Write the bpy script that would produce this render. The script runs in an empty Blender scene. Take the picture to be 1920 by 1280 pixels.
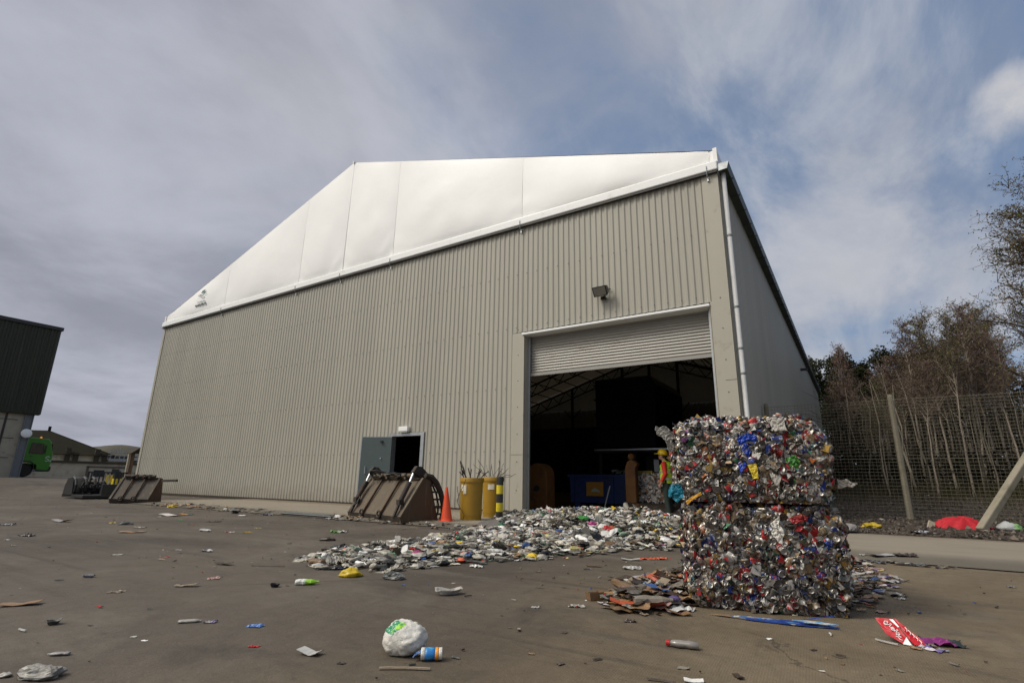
import bpy, math, random
import numpy as np
from mathutils import Vector, Matrix, Euler, noise as mn
R=math.radians; PI=math.pi
C=bpy.context.scene.collection
sc=bpy.context.scene

# ------------------------------------------------------------------ camera
cam=bpy.data.cameras.new('camera'); cam.sensor_fit='HORIZONTAL'; cam.sensor_width=36; cam.lens=18.432
cam.clip_start=.05; cam.clip_end=2000
co=bpy.data.objects.new('camera',cam); C.objects.link(co); sc.camera=co
co.matrix_world=Matrix.Translation((0,0,.78))@Matrix.Rotation(.5739,4,'Z')@Matrix.Rotation(PI/2+.2635,4,'X')@Matrix.Rotation(.0179,4,'Z')

# ------------------------------------------------------------------ exposure
sc.view_settings.view_transform='Standard'; sc.view_settings.look='None'
sc.view_settings.exposure=-.08; sc.view_settings.gamma=1
sc.cycles.max_bounces=8; sc.cycles.diffuse_bounces=5
try: sc.cycles.use_denoising=True
except Exception: pass

# ------------------------------------------------------------------ sun
SUN=Vector((-.50,-.62,.92)).normalized()
sl=bpy.data.lights.new('sun','SUN'); sl.energy=2.0; sl.angle=R(15); sl.color=(1,.955,.88)
so=bpy.data.objects.new('sun',sl); C.objects.link(so); so.rotation_euler=(-SUN).to_track_quat('-Z','Y').to_euler()
so.location=(-20,-20,40)

# ------------------------------------------------------------------ world
w=bpy.data.worlds.new('World'); sc.world=w; w.use_nodes=True
nt=w.node_tree; nt.nodes.clear()
def N(t,**k):
    n=nt.nodes.new(t)
    for a,b in k.items(): setattr(n,a,b)
    return n
def L(a,b): nt.links.new(a,b)
def M(op,a,b=None,c=None,clamp=False):
    n=N('ShaderNodeMath',operation=op,use_clamp=clamp)
    for i,x in enumerate((a,b,c)):
        if x is None: continue
        if isinstance(x,(int,float)): n.inputs[i].default_value=x
        else: L(x,n.inputs[i])
    return n.outputs[0]
def sstep(x,a,b):
    n=N('ShaderNodeMapRange',interpolation_type='SMOOTHSTEP'); L(x,n.inputs[0])
    n.inputs[1].default_value=a; n.inputs[2].default_value=b
    return n.outputs[0]
def dot(v,d):
    n=N('ShaderNodeVectorMath',operation='DOT_PRODUCT'); L(v,n.inputs[0]); n.inputs[1].default_value=d
    return n.outputs['Value']
def mixc(f,a,b):
    n=N('ShaderNodeMix',data_type='RGBA'); n.clamp_factor=True
    if isinstance(f,(int,float)): n.inputs[0].default_value=f
    else: L(f,n.inputs[0])
    for s,x in ((6,a),(7,b)):
        if isinstance(x,tuple): n.inputs[s].default_value=(*x,1)
        else: L(x,n.inputs[s])
    return n.outputs[2]
tc=N('ShaderNodeTexCoord'); g=tc.outputs['Generated']
sky=N('ShaderNodeTexSky',sky_type='NISHITA',sun_disc=False)
sky.sun_elevation=math.asin(SUN.z); sky.sun_rotation=math.atan2(SUN.x,SUN.y); sky.altitude=50; sky.air_density=1; sky.dust_density=1.5
sx=N('ShaderNodeSeparateXYZ'); L(g,sx.inputs[0])
zz=M('ADD',M('MAXIMUM',sx.outputs[2],0),.22)
px=M('DIVIDE',sx.outputs[0],zz); py=M('DIVIDE',sx.outputs[1],zz)
cb=N('ShaderNodeCombineXYZ'); L(px,cb.inputs[0]); L(py,cb.inputs[1])
def cloudnoise(scale,det,rough,dist,stretch=(1,1,1),rot=0,seed=0):
    m=N('ShaderNodeMapping'); L(cb.outputs[0],m.inputs[0]); m.inputs['Scale'].default_value=stretch
    m.inputs['Rotation'].default_value=(0,0,rot); m.inputs['Location'].default_value=(seed,seed*.7,0)
    n=N('ShaderNodeTexNoise'); L(m.outputs[0],n.inputs[0]); n.inputs['Scale'].default_value=scale
    n.inputs['Detail'].default_value=det; n.inputs['Roughness'].default_value=rough; n.inputs['Distortion'].default_value=dist
    return n.outputs[0]
n1=cloudnoise(1.3,9,.60,.35,(1,.8,1),R(35),3.1)
n2=cloudnoise(3.0,8,.60,.4,(1,.6,1),R(-28),7.7)
n3=cloudnoise(.55,4,.5,.3,(1,1,1),0,1.3)
n5=cloudnoise(2.4,9,.62,.5,(1,.42,1),R(-38),17.3)
side=dot(g,(.84,.543,0))
cover=M('ADD',M('ADD',M('MULTIPLY',n1,1.0),M('MULTIPLY',n2,.45)),M('MULTIPLY',side,-.50))
cover=sstep(cover,.36,.98)
# individual brighter cloud puffs on the right of the sky
def puff(d,a0,a1,amt):
    dv=M('ADD',dot(g,d),M('MULTIPLY',M('SUBTRACT',n5,.5),(1-math.cos(R(a0)))*1.6)); s=sstep(dv,math.cos(R(a0)),math.cos(R(a1)))
    return M('MULTIPLY',M('MULTIPLY',s,sstep(n2,.25,.6)),amt)
PF=[((0.0129, 0.9309, 0.3652), 9, 2, 0.55), ((0.2385, 0.8364, 0.4935), 3.3, 1.2, 1.3), ((0.0957, 0.955, 0.2807), 9, 3, 0.28), ((-0.0328, 0.981, 0.191), 3.2, 0.6, 0.5), ((-0.1422, 0.6964, 0.7034), 9, 2, 0.15), ((-0.6224, 0.5138, 0.5904), 18, 4, 0.25)]
puffs=None
for d,a0,a1,amt in PF:
    p=puff(d,a0,a1,amt); puffs=p if puffs is None else M('MAXIMUM',puffs,p)
bright=sstep(n3,.3,.7)
n4=cloudnoise(1.7,8,.58,.3,(1,.8,1),R(60),11.2)
lit=M('ADD',M('MULTIPLY',bright,.5),M('MULTIPLY',sstep(n4,.3,.72),.5))
lit=sstep(lit,.05,.95)
ccol=mixc(lit,(.30,.315,.375),(.52,.54,.62))
blue=N('ShaderNodeMix',data_type='RGBA',blend_type='MULTIPLY'); blue.inputs[0].default_value=1
L(sky.outputs[0],blue.inputs[6]); blue.inputs[7].default_value=(.12,.12,.12,1)
# thin high veil everywhere takes the saturation out of the blue
cir=sstep(n5,.42,.66)
veil=mixc(.66,blue.outputs[2],(.205,.29,.45))
veil=mixc(M('MULTIPLY',cir,.85),veil,(.52,.55,.61))
base=mixc(cover,veil,ccol)
base=mixc(puffs,base,(.60,.60,.63))
glow=sstep(dot(g,tuple(SUN)),.72,.99)
gl=N('ShaderNodeMix',data_type='RGBA'); L(M('MULTIPLY',glow,.9),gl.inputs[0]); L(base,gl.inputs[6]); gl.inputs[7].default_value=(3.2,3.0,2.7,1)
bg=N('ShaderNodeBackground'); L(gl.outputs[2],bg.inputs[0]); bg.inputs[1].default_value=1.0
wo=N('ShaderNodeOutputWorld'); L(bg.outputs[0],wo.inputs[0])

# ------------------------------------------------------------------ helpers
def tag(o,label=None,cat=None,group=None,kind=None):
    if label: o['label']=label
    if cat: o['category']=cat
    if group: o['group']=group
    if kind: o['kind']=kind
    return o
def thing(name,label,cat,loc=(0,0,0),rz=0,group=None):
    o=bpy.data.objects.new(name,None); C.objects.link(o); o.location=loc; o.rotation_euler=(0,0,rz); o.empty_display_size=.2
    return tag(o,label,cat,group)
class MB:
    """collects shapes; build() links them as ONE mesh object"""
    def __init__(s): s.v=[]; s.f=[]; s.c=[]; s.m=[]; s.hasc=False
    def add(s,vs,fs,col=None,mi=0):
        b=len(s.v); s.v.extend([tuple(map(float,p)) for p in vs]); s.f.extend([tuple(b+i for i in f) for f in fs]); s.m.extend([mi]*len(fs))
        if col is None: s.c.extend([(1,1,1,0)]*len(vs))
        elif isinstance(col,tuple): s.c.extend([col]*len(vs)); s.hasc=True
        else: s.c.extend([tuple(x) for x in col]); s.hasc=True
        return s
    def box(s,x0,x1,y0,y1,z0,z1,mi=0,T=None,col=None):
        vs=[(x,y,z) for z in (z0,z1) for y in (y0,y1) for x in (x0,x1)]
        if T is not None: vs=[T@Vector(p) for p in vs]
        return s.add(vs,[(0,2,3,1),(4,5,7,6),(0,1,5,4),(2,6,7,3),(0,4,6,2),(1,3,7,5)],col,mi)
    def quad(s,a,b,c,d,mi=0): return s.add([a,b,c,d],[(0,1,2,3)],None,mi)
    def bar(s,a,b,w,h=None,mi=0,col=None):
        h=h or w; a=Vector(a); b=Vector(b); d=(b-a); l=d.length
        q=d.to_track_quat('X','Z').to_matrix().to_4x4(); T=Matrix.Translation(a)@q
        return s.box(0,l,-w/2,w/2,-h/2,h/2,mi,T,col)
    def tube(s,pts,r,n=8,mi=0,cap=True,col=None):
        pts=[Vector(p) for p in pts]; k=len(pts)
        rr=r if isinstance(r,(list,tuple)) else [r]*k
        vs=[];fs=[];up=None
        for i,p in enumerate(pts):
            d=(pts[min(i+1,k-1)]-pts[max(i-1,0)])
            if d.length<1e-9: d=Vector((0,0,1))
            d.normalize()
            if up is None: up=Vector((0,0,1)) if abs(d.z)<.9 else Vector((1,0,0))
            x=up.cross(d)
            if x.length<1e-6: x=Vector((1,0,0)).cross(d)
            x.normalize(); y=d.cross(x); up=y
            for j in range(n):
                a=2*PI*j/n; vs.append(p+x*math.cos(a)*rr[i]+y*math.sin(a)*rr[i])
        for i in range(k-1):
            for j in range(n):
                a=i*n+j; b=i*n+(j+1)%n; fs.append((a,b,b+n,a+n))
        if cap: fs.append(tuple(range(n))[::-1]); fs.append(tuple(range((k-1)*n,k*n)))
        return s.add(vs,fs,col,mi)
    def lathe(s,prof,cx=0,cy=0,n=24,mi=0,T=None,col=None,cap=True):
        vs=[];fs=[];k=len(prof)
        for r,z in prof:
            for j in range(n):
                a=2*PI*j/n; p=Vector((cx+r*math.cos(a),cy+r*math.sin(a),z)); vs.append(T@p if T is not None else p)
        for i in range(k-1):
            for j in range(n):
                a=i*n+j; b=i*n+(j+1)%n; fs.append((a,b,b+n,a+n))
        if cap: fs.append(tuple(range(n))[::-1]); fs.append(tuple(range((k-1)*n,k*n)))
        return s.add(vs,fs,col,mi)
    def prism(s,poly,axis,a0,a1,mi=0,T=None):
        """poly: 2D outline extruded along an axis ('x','y','z') from a0 to a1"""
        n=len(poly)
        def P(p,a): return {'x':(a,p[0],p[1]),'y':(p[0],a,p[1]),'z':(p[0],p[1],a)}[axis]
        vs=[P(p,a0) for p in poly]+[P(p,a1) for p in poly]
        if T is not None: vs=[T@Vector(p) for p in vs]
        fs=[tuple(range(n)),tuple(range(2*n-1,n-1,-1))]+[(i,i+n,(i+1)%n+n,(i+1)%n) for i in range(n)]
        return s.add(vs,fs,None,mi)
    def grid(s,fn,nu,nv,mi=0,col=None):
        vs=[fn(i/nu,j/nv) for j in range(nv+1) for i in range(nu+1)]
        fs=[(j*(nu+1)+i,j*(nu+1)+i+1,(j+1)*(nu+1)+i+1,(j+1)*(nu+1)+i) for j in range(nv) for i in range(nu)]
        return s.add(vs,fs,col,mi)
    def build(s,name,mats,parent=None,smooth=False,org=(0,0,0),loc=None,fix=True):
        me=bpy.data.meshes.new(name); o0=Vector(org)
        me.from_pydata([(x-o0.x,y-o0.y,z-o0.z) for x,y,z in s.v],[],s.f)
        if not isinstance(mats,(list,tuple)): mats=[mats]
        for m in mats: me.materials.append(m)
        if any(s.m): me.polygons.foreach_set('material_index',s.m)
        if s.hasc:
            at=me.color_attributes.new('Col','FLOAT_COLOR','POINT'); at.data.foreach_set('color',[c for q in s.c for c in q])
        if smooth: me.polygons.foreach_set('use_smooth',[True]*len(s.f))
        me.update()
        o=bpy.data.objects.new(name,me); C.objects.link(o)
        if parent is not None: o.parent=parent
        else: o.location=loc if loc is not None else org
        return o
def bevel(o,w=.01,seg=2):
    m=o.modifiers.new('bevel','BEVEL'); m.width=w; m.segments=seg; m.limit_method='ANGLE'; m.angle_limit=R(40); return o

# ------------------------------------------------------------------ materials
class NM:
    def __init__(s,name):
        s.m=bpy.data.materials.new(name); s.m.use_nodes=True; s.t=s.m.node_tree; s.b=s.t.nodes['Principled BSDF']
        s.tc=s.t.nodes.new('ShaderNodeTexCoord')
    def n(s,t,**k):
        q=s.t.nodes.new(t)
        for a,b in k.items(): setattr(q,a,b)
        return q
    def l(s,a,b): s.t.links.new(a,b)
    def co(s,scale=(1,1,1),rot=(0,0,0),loc=(0,0,0)):
        m=s.n('ShaderNodeMapping'); s.l(s.tc.outputs['Object'],m.inputs[0]); m.inputs['Scale'].default_value=scale
        m.inputs['Rotation'].default_value=rot; m.inputs['Location'].default_value=loc; return m.outputs[0]
    def noise(s,scale,det=4,rough=.55,dist=0,co=None,stretch=(1,1,1),loc=(0,0,0),rot=(0,0,0)):
        q=s.n('ShaderNodeTexNoise'); s.l(co or s.co(stretch,rot,loc),q.inputs[0]); q.inputs['Scale'].default_value=scale
        q.inputs['Detail'].default_value=det; q.inputs['Roughness'].default_value=rough; q.inputs['Distortion'].default_value=dist
        return q.outputs[0]
    def ramp(s,f,a,b,smooth=True):
        q=s.n('ShaderNodeMapRange',interpolation_type='SMOOTHSTEP' if smooth else 'LINEAR'); s.l(f,q.inputs[0]); q.inputs[1].default_value=a; q.inputs[2].default_value=b
        return q.outputs[0]
    def math(s,op,a,b=0,clamp=False):
        q=s.n('ShaderNodeMath',operation=op,use_clamp=clamp)
        for i,x in enumerate((a,b)):
            if isinstance(x,(int,float)): q.inputs[i].default_value=x
            else: s.l(x,q.inputs[i])
        return q.outputs[0]
    def mix(s,f,a,b,bt='MIX'):
        q=s.n('ShaderNodeMix',data_type='RGBA',blend_type=bt)
        if isinstance(f,(int,float)): q.inputs[0].default_value=f
        else: s.l(f,q.inputs[0])
        for k,x in ((6,a),(7,b)):
            if isinstance(x,tuple): q.inputs[k].default_value=(*x[:3],1)
            else: s.l(x,q.inputs[k])
        return q.outputs[2]
    def base(s,c):
        if isinstance(c,tuple): s.b.inputs['Base Color'].default_value=(*c[:3],1)
        else: s.l(c,s.b.inputs['Base Color'])
    def bump(s,h,dist=.01,strength=1):
        q=s.n('ShaderNodeBump'); q.inputs['Distance'].default_value=dist; q.inputs['Strength'].default_value=strength; s.l(h,q.inputs['Height']); s.l(q.outputs[0],s.b.inputs['Normal'])
def simple(name,col,rough=.6,metal=0,var=.25,vs=6,dirt=None,damt=.5,ds=2.5,bump=0,bs=60,stretch=(1,1,1),spec=.5):
    a=NM(name)
    n=a.noise(vs,5,.6,stretch=stretch)
    c=a.mix(n,tuple(x*(1-var) for x in col),tuple(min(1,x*(1+var)) for x in col))
    if dirt is not None:
        d=a.ramp(a.noise(ds,7,.65,.3,stretch=stretch,loc=(4,9,2)),.62-.25*damt,.8-.1*damt); c=a.mix(a.math('MULTIPLY',d,min(1,.4+damt)),c,dirt)
    a.base(c); a.b.inputs['Roughness'].default_value=rough; a.b.inputs['Metallic'].default_value=metal
    a.b.inputs['Specular IOR Level'].default_value=spec
    if bump: a.bump(a.noise(bs,5,.6),bump)
    return a.m
def vcol(name,rough=.5,flecks=True,metal=True,spec=.5,var=.3):
    a=NM(name); at=a.n('ShaderNodeAttribute',attribute_name='Col')
    c=at.outputs['Color']
    n=a.noise(25,4,.6)
    c=a.mix(1.0,c,a.mix(n,(1-var,)*3,(1+var,)*3),'MULTIPLY')
    if flecks:
        f=a.ramp(a.noise(60,2,.5,.8,stretch=(1,1,.4)),.6,.66)
        c=a.mix(a.math('MULTIPLY',f,.55),c,(.5,.5,.5))
        dk=a.ramp(a.noise(38,3,.5,.5,loc=(3,1,5)),.64,.72); c=a.mix(a.math('MULTIPLY',dk,.6),c,(.03,.03,.03))
    a.base(c); a.b.inputs['Roughness'].default_value=rough; a.b.inputs['Specular IOR Level'].default_value=spec
    if metal: a.l(at.outputs['Alpha'],a.b.inputs['Metallic'])
    a.bump(a.noise(90,3,.5),.002)
    return a.m

def mat_yard():
    a=NM('yard_concrete')
    c=a.mix(a.ramp(a.noise(.35,7,.65,.6),.3,.7),(.066,.053,.041),(.122,.102,.079))
    # newer, browner slabs on the right of the yard
    sp=a.n('ShaderNodeSeparateXYZ'); a.l(a.tc.outputs['Object'],sp.inputs[0])
    e=a.math('ADD',sp.outputs[0],a.math('MULTIPLY',a.noise(.6,4,.6),1.6))
    right=a.ramp(e,-2.2,.6)
    c=a.mix(right,c,a.mix(a.ramp(a.noise(.7,6,.65,.4),.3,.7),(.140,.106,.065),(.205,.160,.102)))
    # oil and tyre dirt, fine speckle, pale dust
    oil=a.ramp(a.noise(.8,8,.7,.8,loc=(2,7,0)),.52,.72); c=a.mix(a.math('MULTIPLY',oil,.7),c,(.05,.044,.038))
    st=a.ramp(a.noise(1.1,6,.6,.4,stretch=(.35,2.2,1),rot=(0,0,R(20))),.55,.75); c=a.mix(a.math('MULTIPLY',st,.55),c,(.15,.134,.108))
    for rt,lc,am in ((24,(3,1,0),.5),(-12,(7,2,0),.45),(58,(1,8,0),.4)):
        tk=a.ramp(a.noise(1.0,5,.6,.25,stretch=(.10,5.5,1),rot=(0,0,R(rt)),loc=lc),.55,.68)
        mk=a.ramp(a.noise(.35,3,.5,loc=(lc[1],lc[0],0)),.45,.6); c=a.mix(a.math('MULTIPLY',a.math('MULTIPLY',tk,mk),am),c,(.045,.037,.03))
    pl=a.ramp(a.noise(.55,7,.7,1.0,loc=(12,4,0)),.50,.66); c=a.mix(a.math('MULTIPLY',pl,.45),c,(.165,.145,.115))
    pt=a.ramp(a.noise(3.4,7,.75,.8,loc=(6,2,0)),.60,.70); c=a.mix(a.math('MULTIPLY',pt,.5),c,(.04,.033,.027))
    vn=a.n('ShaderNodeTexVoronoi',feature='DISTANCE_TO_EDGE'); a.l(a.mix(.12,a.co((.33,.33,1)),a.noise(2.2,6,.7)),vn.inputs[0]); vn.inputs['Scale'].default_value=1
    ck=a.math('MULTIPLY',a.ramp(vn.outputs[0],.006,.001),a.ramp(a.noise(.5,2,.5,loc=(8,8,0)),.5,.62)); c=a.mix(a.math('MULTIPLY',ck,.6),c,(.03,.026,.022))
    sp2=a.ramp(a.noise(28,4,.7),.60,.70); c=a.mix(a.math('MULTIPLY',sp2,.45),c,(.05,.043,.036))
    sp3=a.ramp(a.noise(55,3,.7,loc=(5,5,5)),.64,.72); c=a.mix(a.math('MULTIPLY',sp3,.45),c,(.25,.225,.19))
    wet=a.ramp(a.noise(2.1,5,.6,.6,loc=(9,3,0)),.70,.76); c=a.mix(a.math('MULTIPLY',wet,.5),c,(.035,.032,.03))
    gq=a.noise(120,3,.75); c=a.mix(1.0,c,a.mix(gq,(.46,.46,.46),(1.18,1.18,1.18)),'MULTIPLY'); gq2=a.noise(9,6,.75,.3); c=a.mix(1.0,c,a.mix(gq2,(.60,.60,.60),(1.34,1.33,1.31)),'MULTIPLY')
    a.base(c)
    rg=a.n('ShaderNodeMapRange'); a.l(a.noise(1.5,5,.6),rg.inputs[0]); rg.inputs[3].default_value=.62; rg.inputs[4].default_value=.92; a.l(rg.outputs[0],a.b.inputs['Roughness'])
    a.b.inputs['Specular IOR Level'].default_value=.3
    # brushed grooves (right slabs) + grit
    wv=a.n('ShaderNodeTexWave',wave_type='BANDS',bands_direction='X'); a.l(a.co((1,1,1),(0,0,R(-4))),wv.inputs[0]); wv.inputs['Scale'].default_value=26; wv.inputs['Distortion'].default_value=2.5; wv.inputs['Detail'].default_value=2
    h=a.math('ADD',a.math('MULTIPLY',a.math('MULTIPLY',wv.outputs[0],right),.10),a.math('MULTIPLY',a.noise(45,6,.7),.8))
    a.bump(h,.006)
    return a.m
def mat_apron():
    a=NM('apron_concrete')
    c=a.mix(a.noise(.8,6,.6,.3),(.19,.165,.125),(.26,.225,.175))
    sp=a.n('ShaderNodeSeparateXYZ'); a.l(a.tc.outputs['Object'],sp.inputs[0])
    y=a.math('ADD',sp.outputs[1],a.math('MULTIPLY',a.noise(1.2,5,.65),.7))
    d1=a.ramp(y,9.0,8.05); c=a.mix(a.math('MULTIPLY',d1,.85),c,(.09,.078,.06))  # front edge darkened: gutter dirt plus shade painted into the colour
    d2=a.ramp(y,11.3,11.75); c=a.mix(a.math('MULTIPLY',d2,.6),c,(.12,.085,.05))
    st=a.ramp(a.noise(.9,6,.65,.5,stretch=(.5,2.5,1)),.5,.72); c=a.mix(a.math('MULTIPLY',st,.45),c,(.13,.115,.09))
    sp2=a.ramp(a.noise(30,4,.7),.6,.7); c=a.mix(a.math('MULTIPLY',sp2,.35),c,(.09,.08,.065))
    a.base(c); a.b.inputs['Roughness'].default_value=.85; a.b.inputs['Specular IOR Level'].default_value=.3; a.bump(a.noise(40,6,.7),.006)
    return a.m
def mat_clad(name,c1,c2,rough=.45):
    a=NM(name)
    c=a.mix(a.noise(1.2,5,.6,stretch=(1,1,.25)),c1,c2)
    s=a.ramp(a.noise(5,5,.6,stretch=(1,1,.06)),.55,.8); c=a.mix(a.math('MULTIPLY',s,.22),c,tuple(x*.6 for x in c1))
    sp=a.n('ShaderNodeSeparateXYZ'); a.l(a.tc.outputs['Object'],sp.inputs[0])
    wn=a.n('ShaderNodeTexWhiteNoise',noise_dimensions='1D'); a.l(a.math('FLOOR',a.math('DIVIDE',a.math('ADD',sp.outputs[0],sp.outputs[1]),.99),0),wn.inputs['W'])
    c=a.mix(1.0,c,a.mix(wn.outputs[0],(.955,.955,.955),(1.03,1.03,1.02)),'MULTIPLY')
    lap=a.math('LESS_THAN',a.math('FRACT',a.math('DIVIDE',a.math('ADD',sp.outputs[0],sp.outputs[1]),.99),0),.012); c=a.mix(a.math('MULTIPLY',lap,.35),c,(.14,.125,.10))
    rn=a.ramp(a.noise(2.6,6,.65,.2,stretch=(1.6,1.6,.07),loc=(5,2,0)),.56,.74); c=a.mix(a.math('MULTIPLY',rn,.22),c,(.19,.165,.125))
    d=a.ramp(a.math('ADD',sp.outputs[2],a.math('MULTIPLY',a.noise(3,6,.7),1.5)),1.5,.75); c=a.mix(a.math('MULTIPLY',d,.32),c,(.15,.12,.085))
    # fixing screws in rows
    a.base(c); a.b.inputs['Roughness'].default_value=rough; a.b.inputs['Specular IOR Level'].default_value=.35
    a.bump(a.noise(3,3,.5,stretch=(1,1,.3)),.004)
    return a.m
def mat_fabric():
    a=NM('white_membrane')
    c=a.mix(a.noise(.8,5,.6),(.79,.79,.765),(.84,.84,.815))
    d=a.ramp(a.noise(1.6,6,.6,.4,stretch=(1,1,.5)),.6,.85); c=a.mix(a.math('MULTIPLY',d,.1),c,(.6,.6,.55))
    a.base(c); a.b.inputs['Roughness'].default_value=.5
    tr=a.n('ShaderNodeBsdfTranslucent'); tr.inputs[0].default_value=(.55,.45,.3,1)
    mx=a.n('ShaderNodeMixShader'); mx.inputs[0].default_value=.018
    a.l(a.b.outputs[0],mx.inputs[1]); a.l(tr.outputs[0],mx.inputs[2]); a.l(mx.outputs[0],a.t.nodes['Material Output'].inputs[0])
    cr_=a.math('ADD',a.noise(1.3,4,.55,.6),a.math('MULTIPLY',a.noise(3.2,6,.62,1.6,stretch=(1,1,.35)),.35)); a.bump(cr_,.03,.3)
    return a.m
def mat_rust(name,c1=(.055,.034,.018),c2=(.11,.07,.035),rough=.75):
    a=NM(name)
    c=a.mix(a.noise(3,7,.65,.3,stretch=(1,1,.5)),c1,c2)
    r=a.ramp(a.noise(5,7,.7,.3,loc=(3,3,1)),.55,.7); c=a.mix(a.math('MULTIPLY',r,.6),c,(.13,.06,.022))
    s=a.ramp(a.noise(9,5,.6,stretch=(1,1,.15)),.55,.7); c=a.mix(a.math('MULTIPLY',s,.5),c,(.17,.145,.11))
    a.base(c); a.b.inputs['Roughness'].default_value=rough; a.b.inputs['Metallic'].default_value=.15; a.bump(a.noise(30,6,.7),.008)
    return a.m
def mat_dirt():
    a=NM('dirt_gravel')
    c=a.mix(a.noise(1.2,6,.65,.4),(.05,.038,.028),(.095,.075,.056))
    v=a.n('ShaderNodeTexVoronoi'); a.l(a.co((1,1,1)),v.inputs[0]); v.inputs['Scale'].default_value=22
    q=a.n('ShaderNodeSeparateColor'); a.l(v.outputs['Color'],q.inputs[0])
    c=a.mix(a.ramp(q.outputs[0],.72,.95),c,(.15,.125,.10)); c=a.mix(a.ramp(q.outputs[1],.75,.95),c,(.03,.024,.018))
    a.base(c); a.b.inputs['Roughness'].default_value=.95; a.b.inputs['Specular IOR Level'].default_value=.2
    a.bump(a.math('ADD',v.outputs['Distance'],a.noise(18,5,.7)),.05)
    return a.m
def mat_bands():
    a=NM('yellow_black_bands')
    sp=a.n('ShaderNodeSeparateXYZ'); a.l(a.tc.outputs['Object'],sp.inputs[0])
    q=a.math('FLOOR',a.math('DIVIDE',sp.outputs[2],.183),0); m=a.math('MODULO',q,2)
    c=a.mix(m,(.025,.024,.022),a.mix(a.noise(12,4),(.62,.48,.02),(.75,.6,.03)))
    d=a.ramp(a.noise(14,6,.7),.58,.7); c=a.mix(a.math('MULTIPLY',d,.4),c,(.2,.16,.08))
    a.base(c); a.b.inputs['Roughness'].default_value=.5; return a.m
def mat_bark():
    a=NM('birch_bark')
    c=a.mix(a.noise(6,5,.6,stretch=(1,1,.3)),(.16,.125,.09),(.40,.34,.265))
    b=a.ramp(a.noise(9,4,.6,stretch=(.6,.6,2.5),loc=(1,2,3)),.56,.66); c=a.mix(a.math('MULTIPLY',b,.7),c,(.045,.035,.028))
    a.base(c); a.b.inputs['Roughness'].default_value=.85; return a.m

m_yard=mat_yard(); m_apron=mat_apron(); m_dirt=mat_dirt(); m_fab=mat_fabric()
m_clad=mat_clad('sand_cladding',(.325,.31,.258),(.365,.348,.292))
m_clad_side=m_clad
m_flash=simple('sand_flashing',(.35,.33,.268),.45,var=.06,vs=2,dirt=(.16,.14,.1),damt=.25,ds=3)
m_green=mat_clad('dark_green_cladding',(.022,.024,.015),(.034,.036,.023),.6)
m_conc=simple('panel_concrete',(.36,.325,.255),.9,var=.2,vs=2,dirt=(.2,.17,.13),damt=.35,bump=.01,bs=20)
m_galv=simple('galvanised_steel',(.42,.44,.45),.38,.75,var=.2,vs=8,dirt=(.2,.19,.17),damt=.3)
m_galvd=simple('dull_grey_paint',(.19,.21,.21),.55,.1,var=.15,vs=6,dirt=(.09,.08,.07),damt=.4)
m_white=simple('white_paint',(.76,.77,.75),.4,var=.04,dirt=(.5,.48,.42),damt=.2)
m_shut=simple('shutter_steel',(.27,.26,.235),.5,.4,var=.1,vs=4,dirt=(.2,.18,.15),damt=.3,stretch=(.4,1,1))
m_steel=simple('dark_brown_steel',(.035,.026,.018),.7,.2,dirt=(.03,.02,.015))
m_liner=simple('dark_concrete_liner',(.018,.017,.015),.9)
m_black=simple('black_rubber',(.018,.018,.018),.6)
m_blackp=simple('black_plastic',(.02,.021,.022),.4,dirt=(.07,.06,.05),damt=.3)
m_door=simple('slate_green_door',(.065,.09,.088),.4,var=.12,vs=3,dirt=(.12,.12,.10),damt=.3)
m_rust=mat_rust('rusty_steel'); m_rust2=mat_rust('pale_worn_steel',(.065,.048,.030),(.135,.105,.07),.75); m_rustd=mat_rust('dark_rusty_steel',(.02,.015,.012),(.045,.034,.026))
m_chrome=simple('chrome_rod',(.8,.8,.8),.15,1,var=.05)
m_yel=simple('ochre_drum',(.31,.175,.010),.5,var=.14,vs=5,dirt=(.2,.12,.03),damt=.35)
m_paper=simple('torn_label_paper',(.6,.56,.44),.8,dirt=(.3,.25,.15),damt=.5,ds=20)
m_cone=simple('orange_cone',(.68,.075,.02),.5,var=.12,dirt=(.3,.07,.04),damt=.3,ds=8)
m_band=mat_bands()
m_bark=mat_bark(); m_trunkd=simple('dark_bark',(.06,.045,.03),.9,bump=.02,bs=12)
m_post=simple('concrete_post',(.23,.205,.15),.85,var=.2,vs=6,dirt=(.13,.12,.07),damt=.5,bump=.004)
m_wire=simple('fence_wire',(.145,.135,.095),.7,.1)
m_truck=simple('green_truck_paint',(.05,.26,.02),.3,var=.12,vs=2,dirt=(.06,.1,.03),damt=.3)
m_glassd=simple('dark_window_glass',(.015,.018,.02),.08,spec=.8)
m_roofd=simple('dark_brown_roof',(.020,.019,.012),.95,spec=.08,var=.3,vs=1.5,dirt=(.016,.016,.012))
m_can=vcol('crushed_can_metal',.46); m_lit=vcol('litter_plastic',.42,False,True,.5,.22); m_leaf=vcol('leaf',.8,False,False,.15,.3)
m_blue=simple('dark_blue_paint',(.006,.012,.05),.5,dirt=(.01,.01,.012)); m_blue2=simple('blue_skip_paint',(.008,.03,.13),.5,dirt=(.02,.02,.03))
m_orange=simple('rust_orange_paint',(.15,.062,.012),.7,dirt=(.05,.025,.012),damt=.5)
m_orpan=simple('orange_panel',(.42,.20,.02),.5)
m_hivis=simple('hivis_yellow',(.50,.75,.03),.7,bump=.004,bs=30); m_red=simple('red_sleeve',(.62,.035,.02),.8,bump=.004,bs=30); m_trou=simple('dark_green_trousers',(.022,.035,.028),.85,bump=.004,bs=30)
m_skin=simple('skin',(.45,.25,.17),.5,var=.08); m_hat=simple('yellow_helmet',(.80,.52,.01),.3,var=.05)
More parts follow.
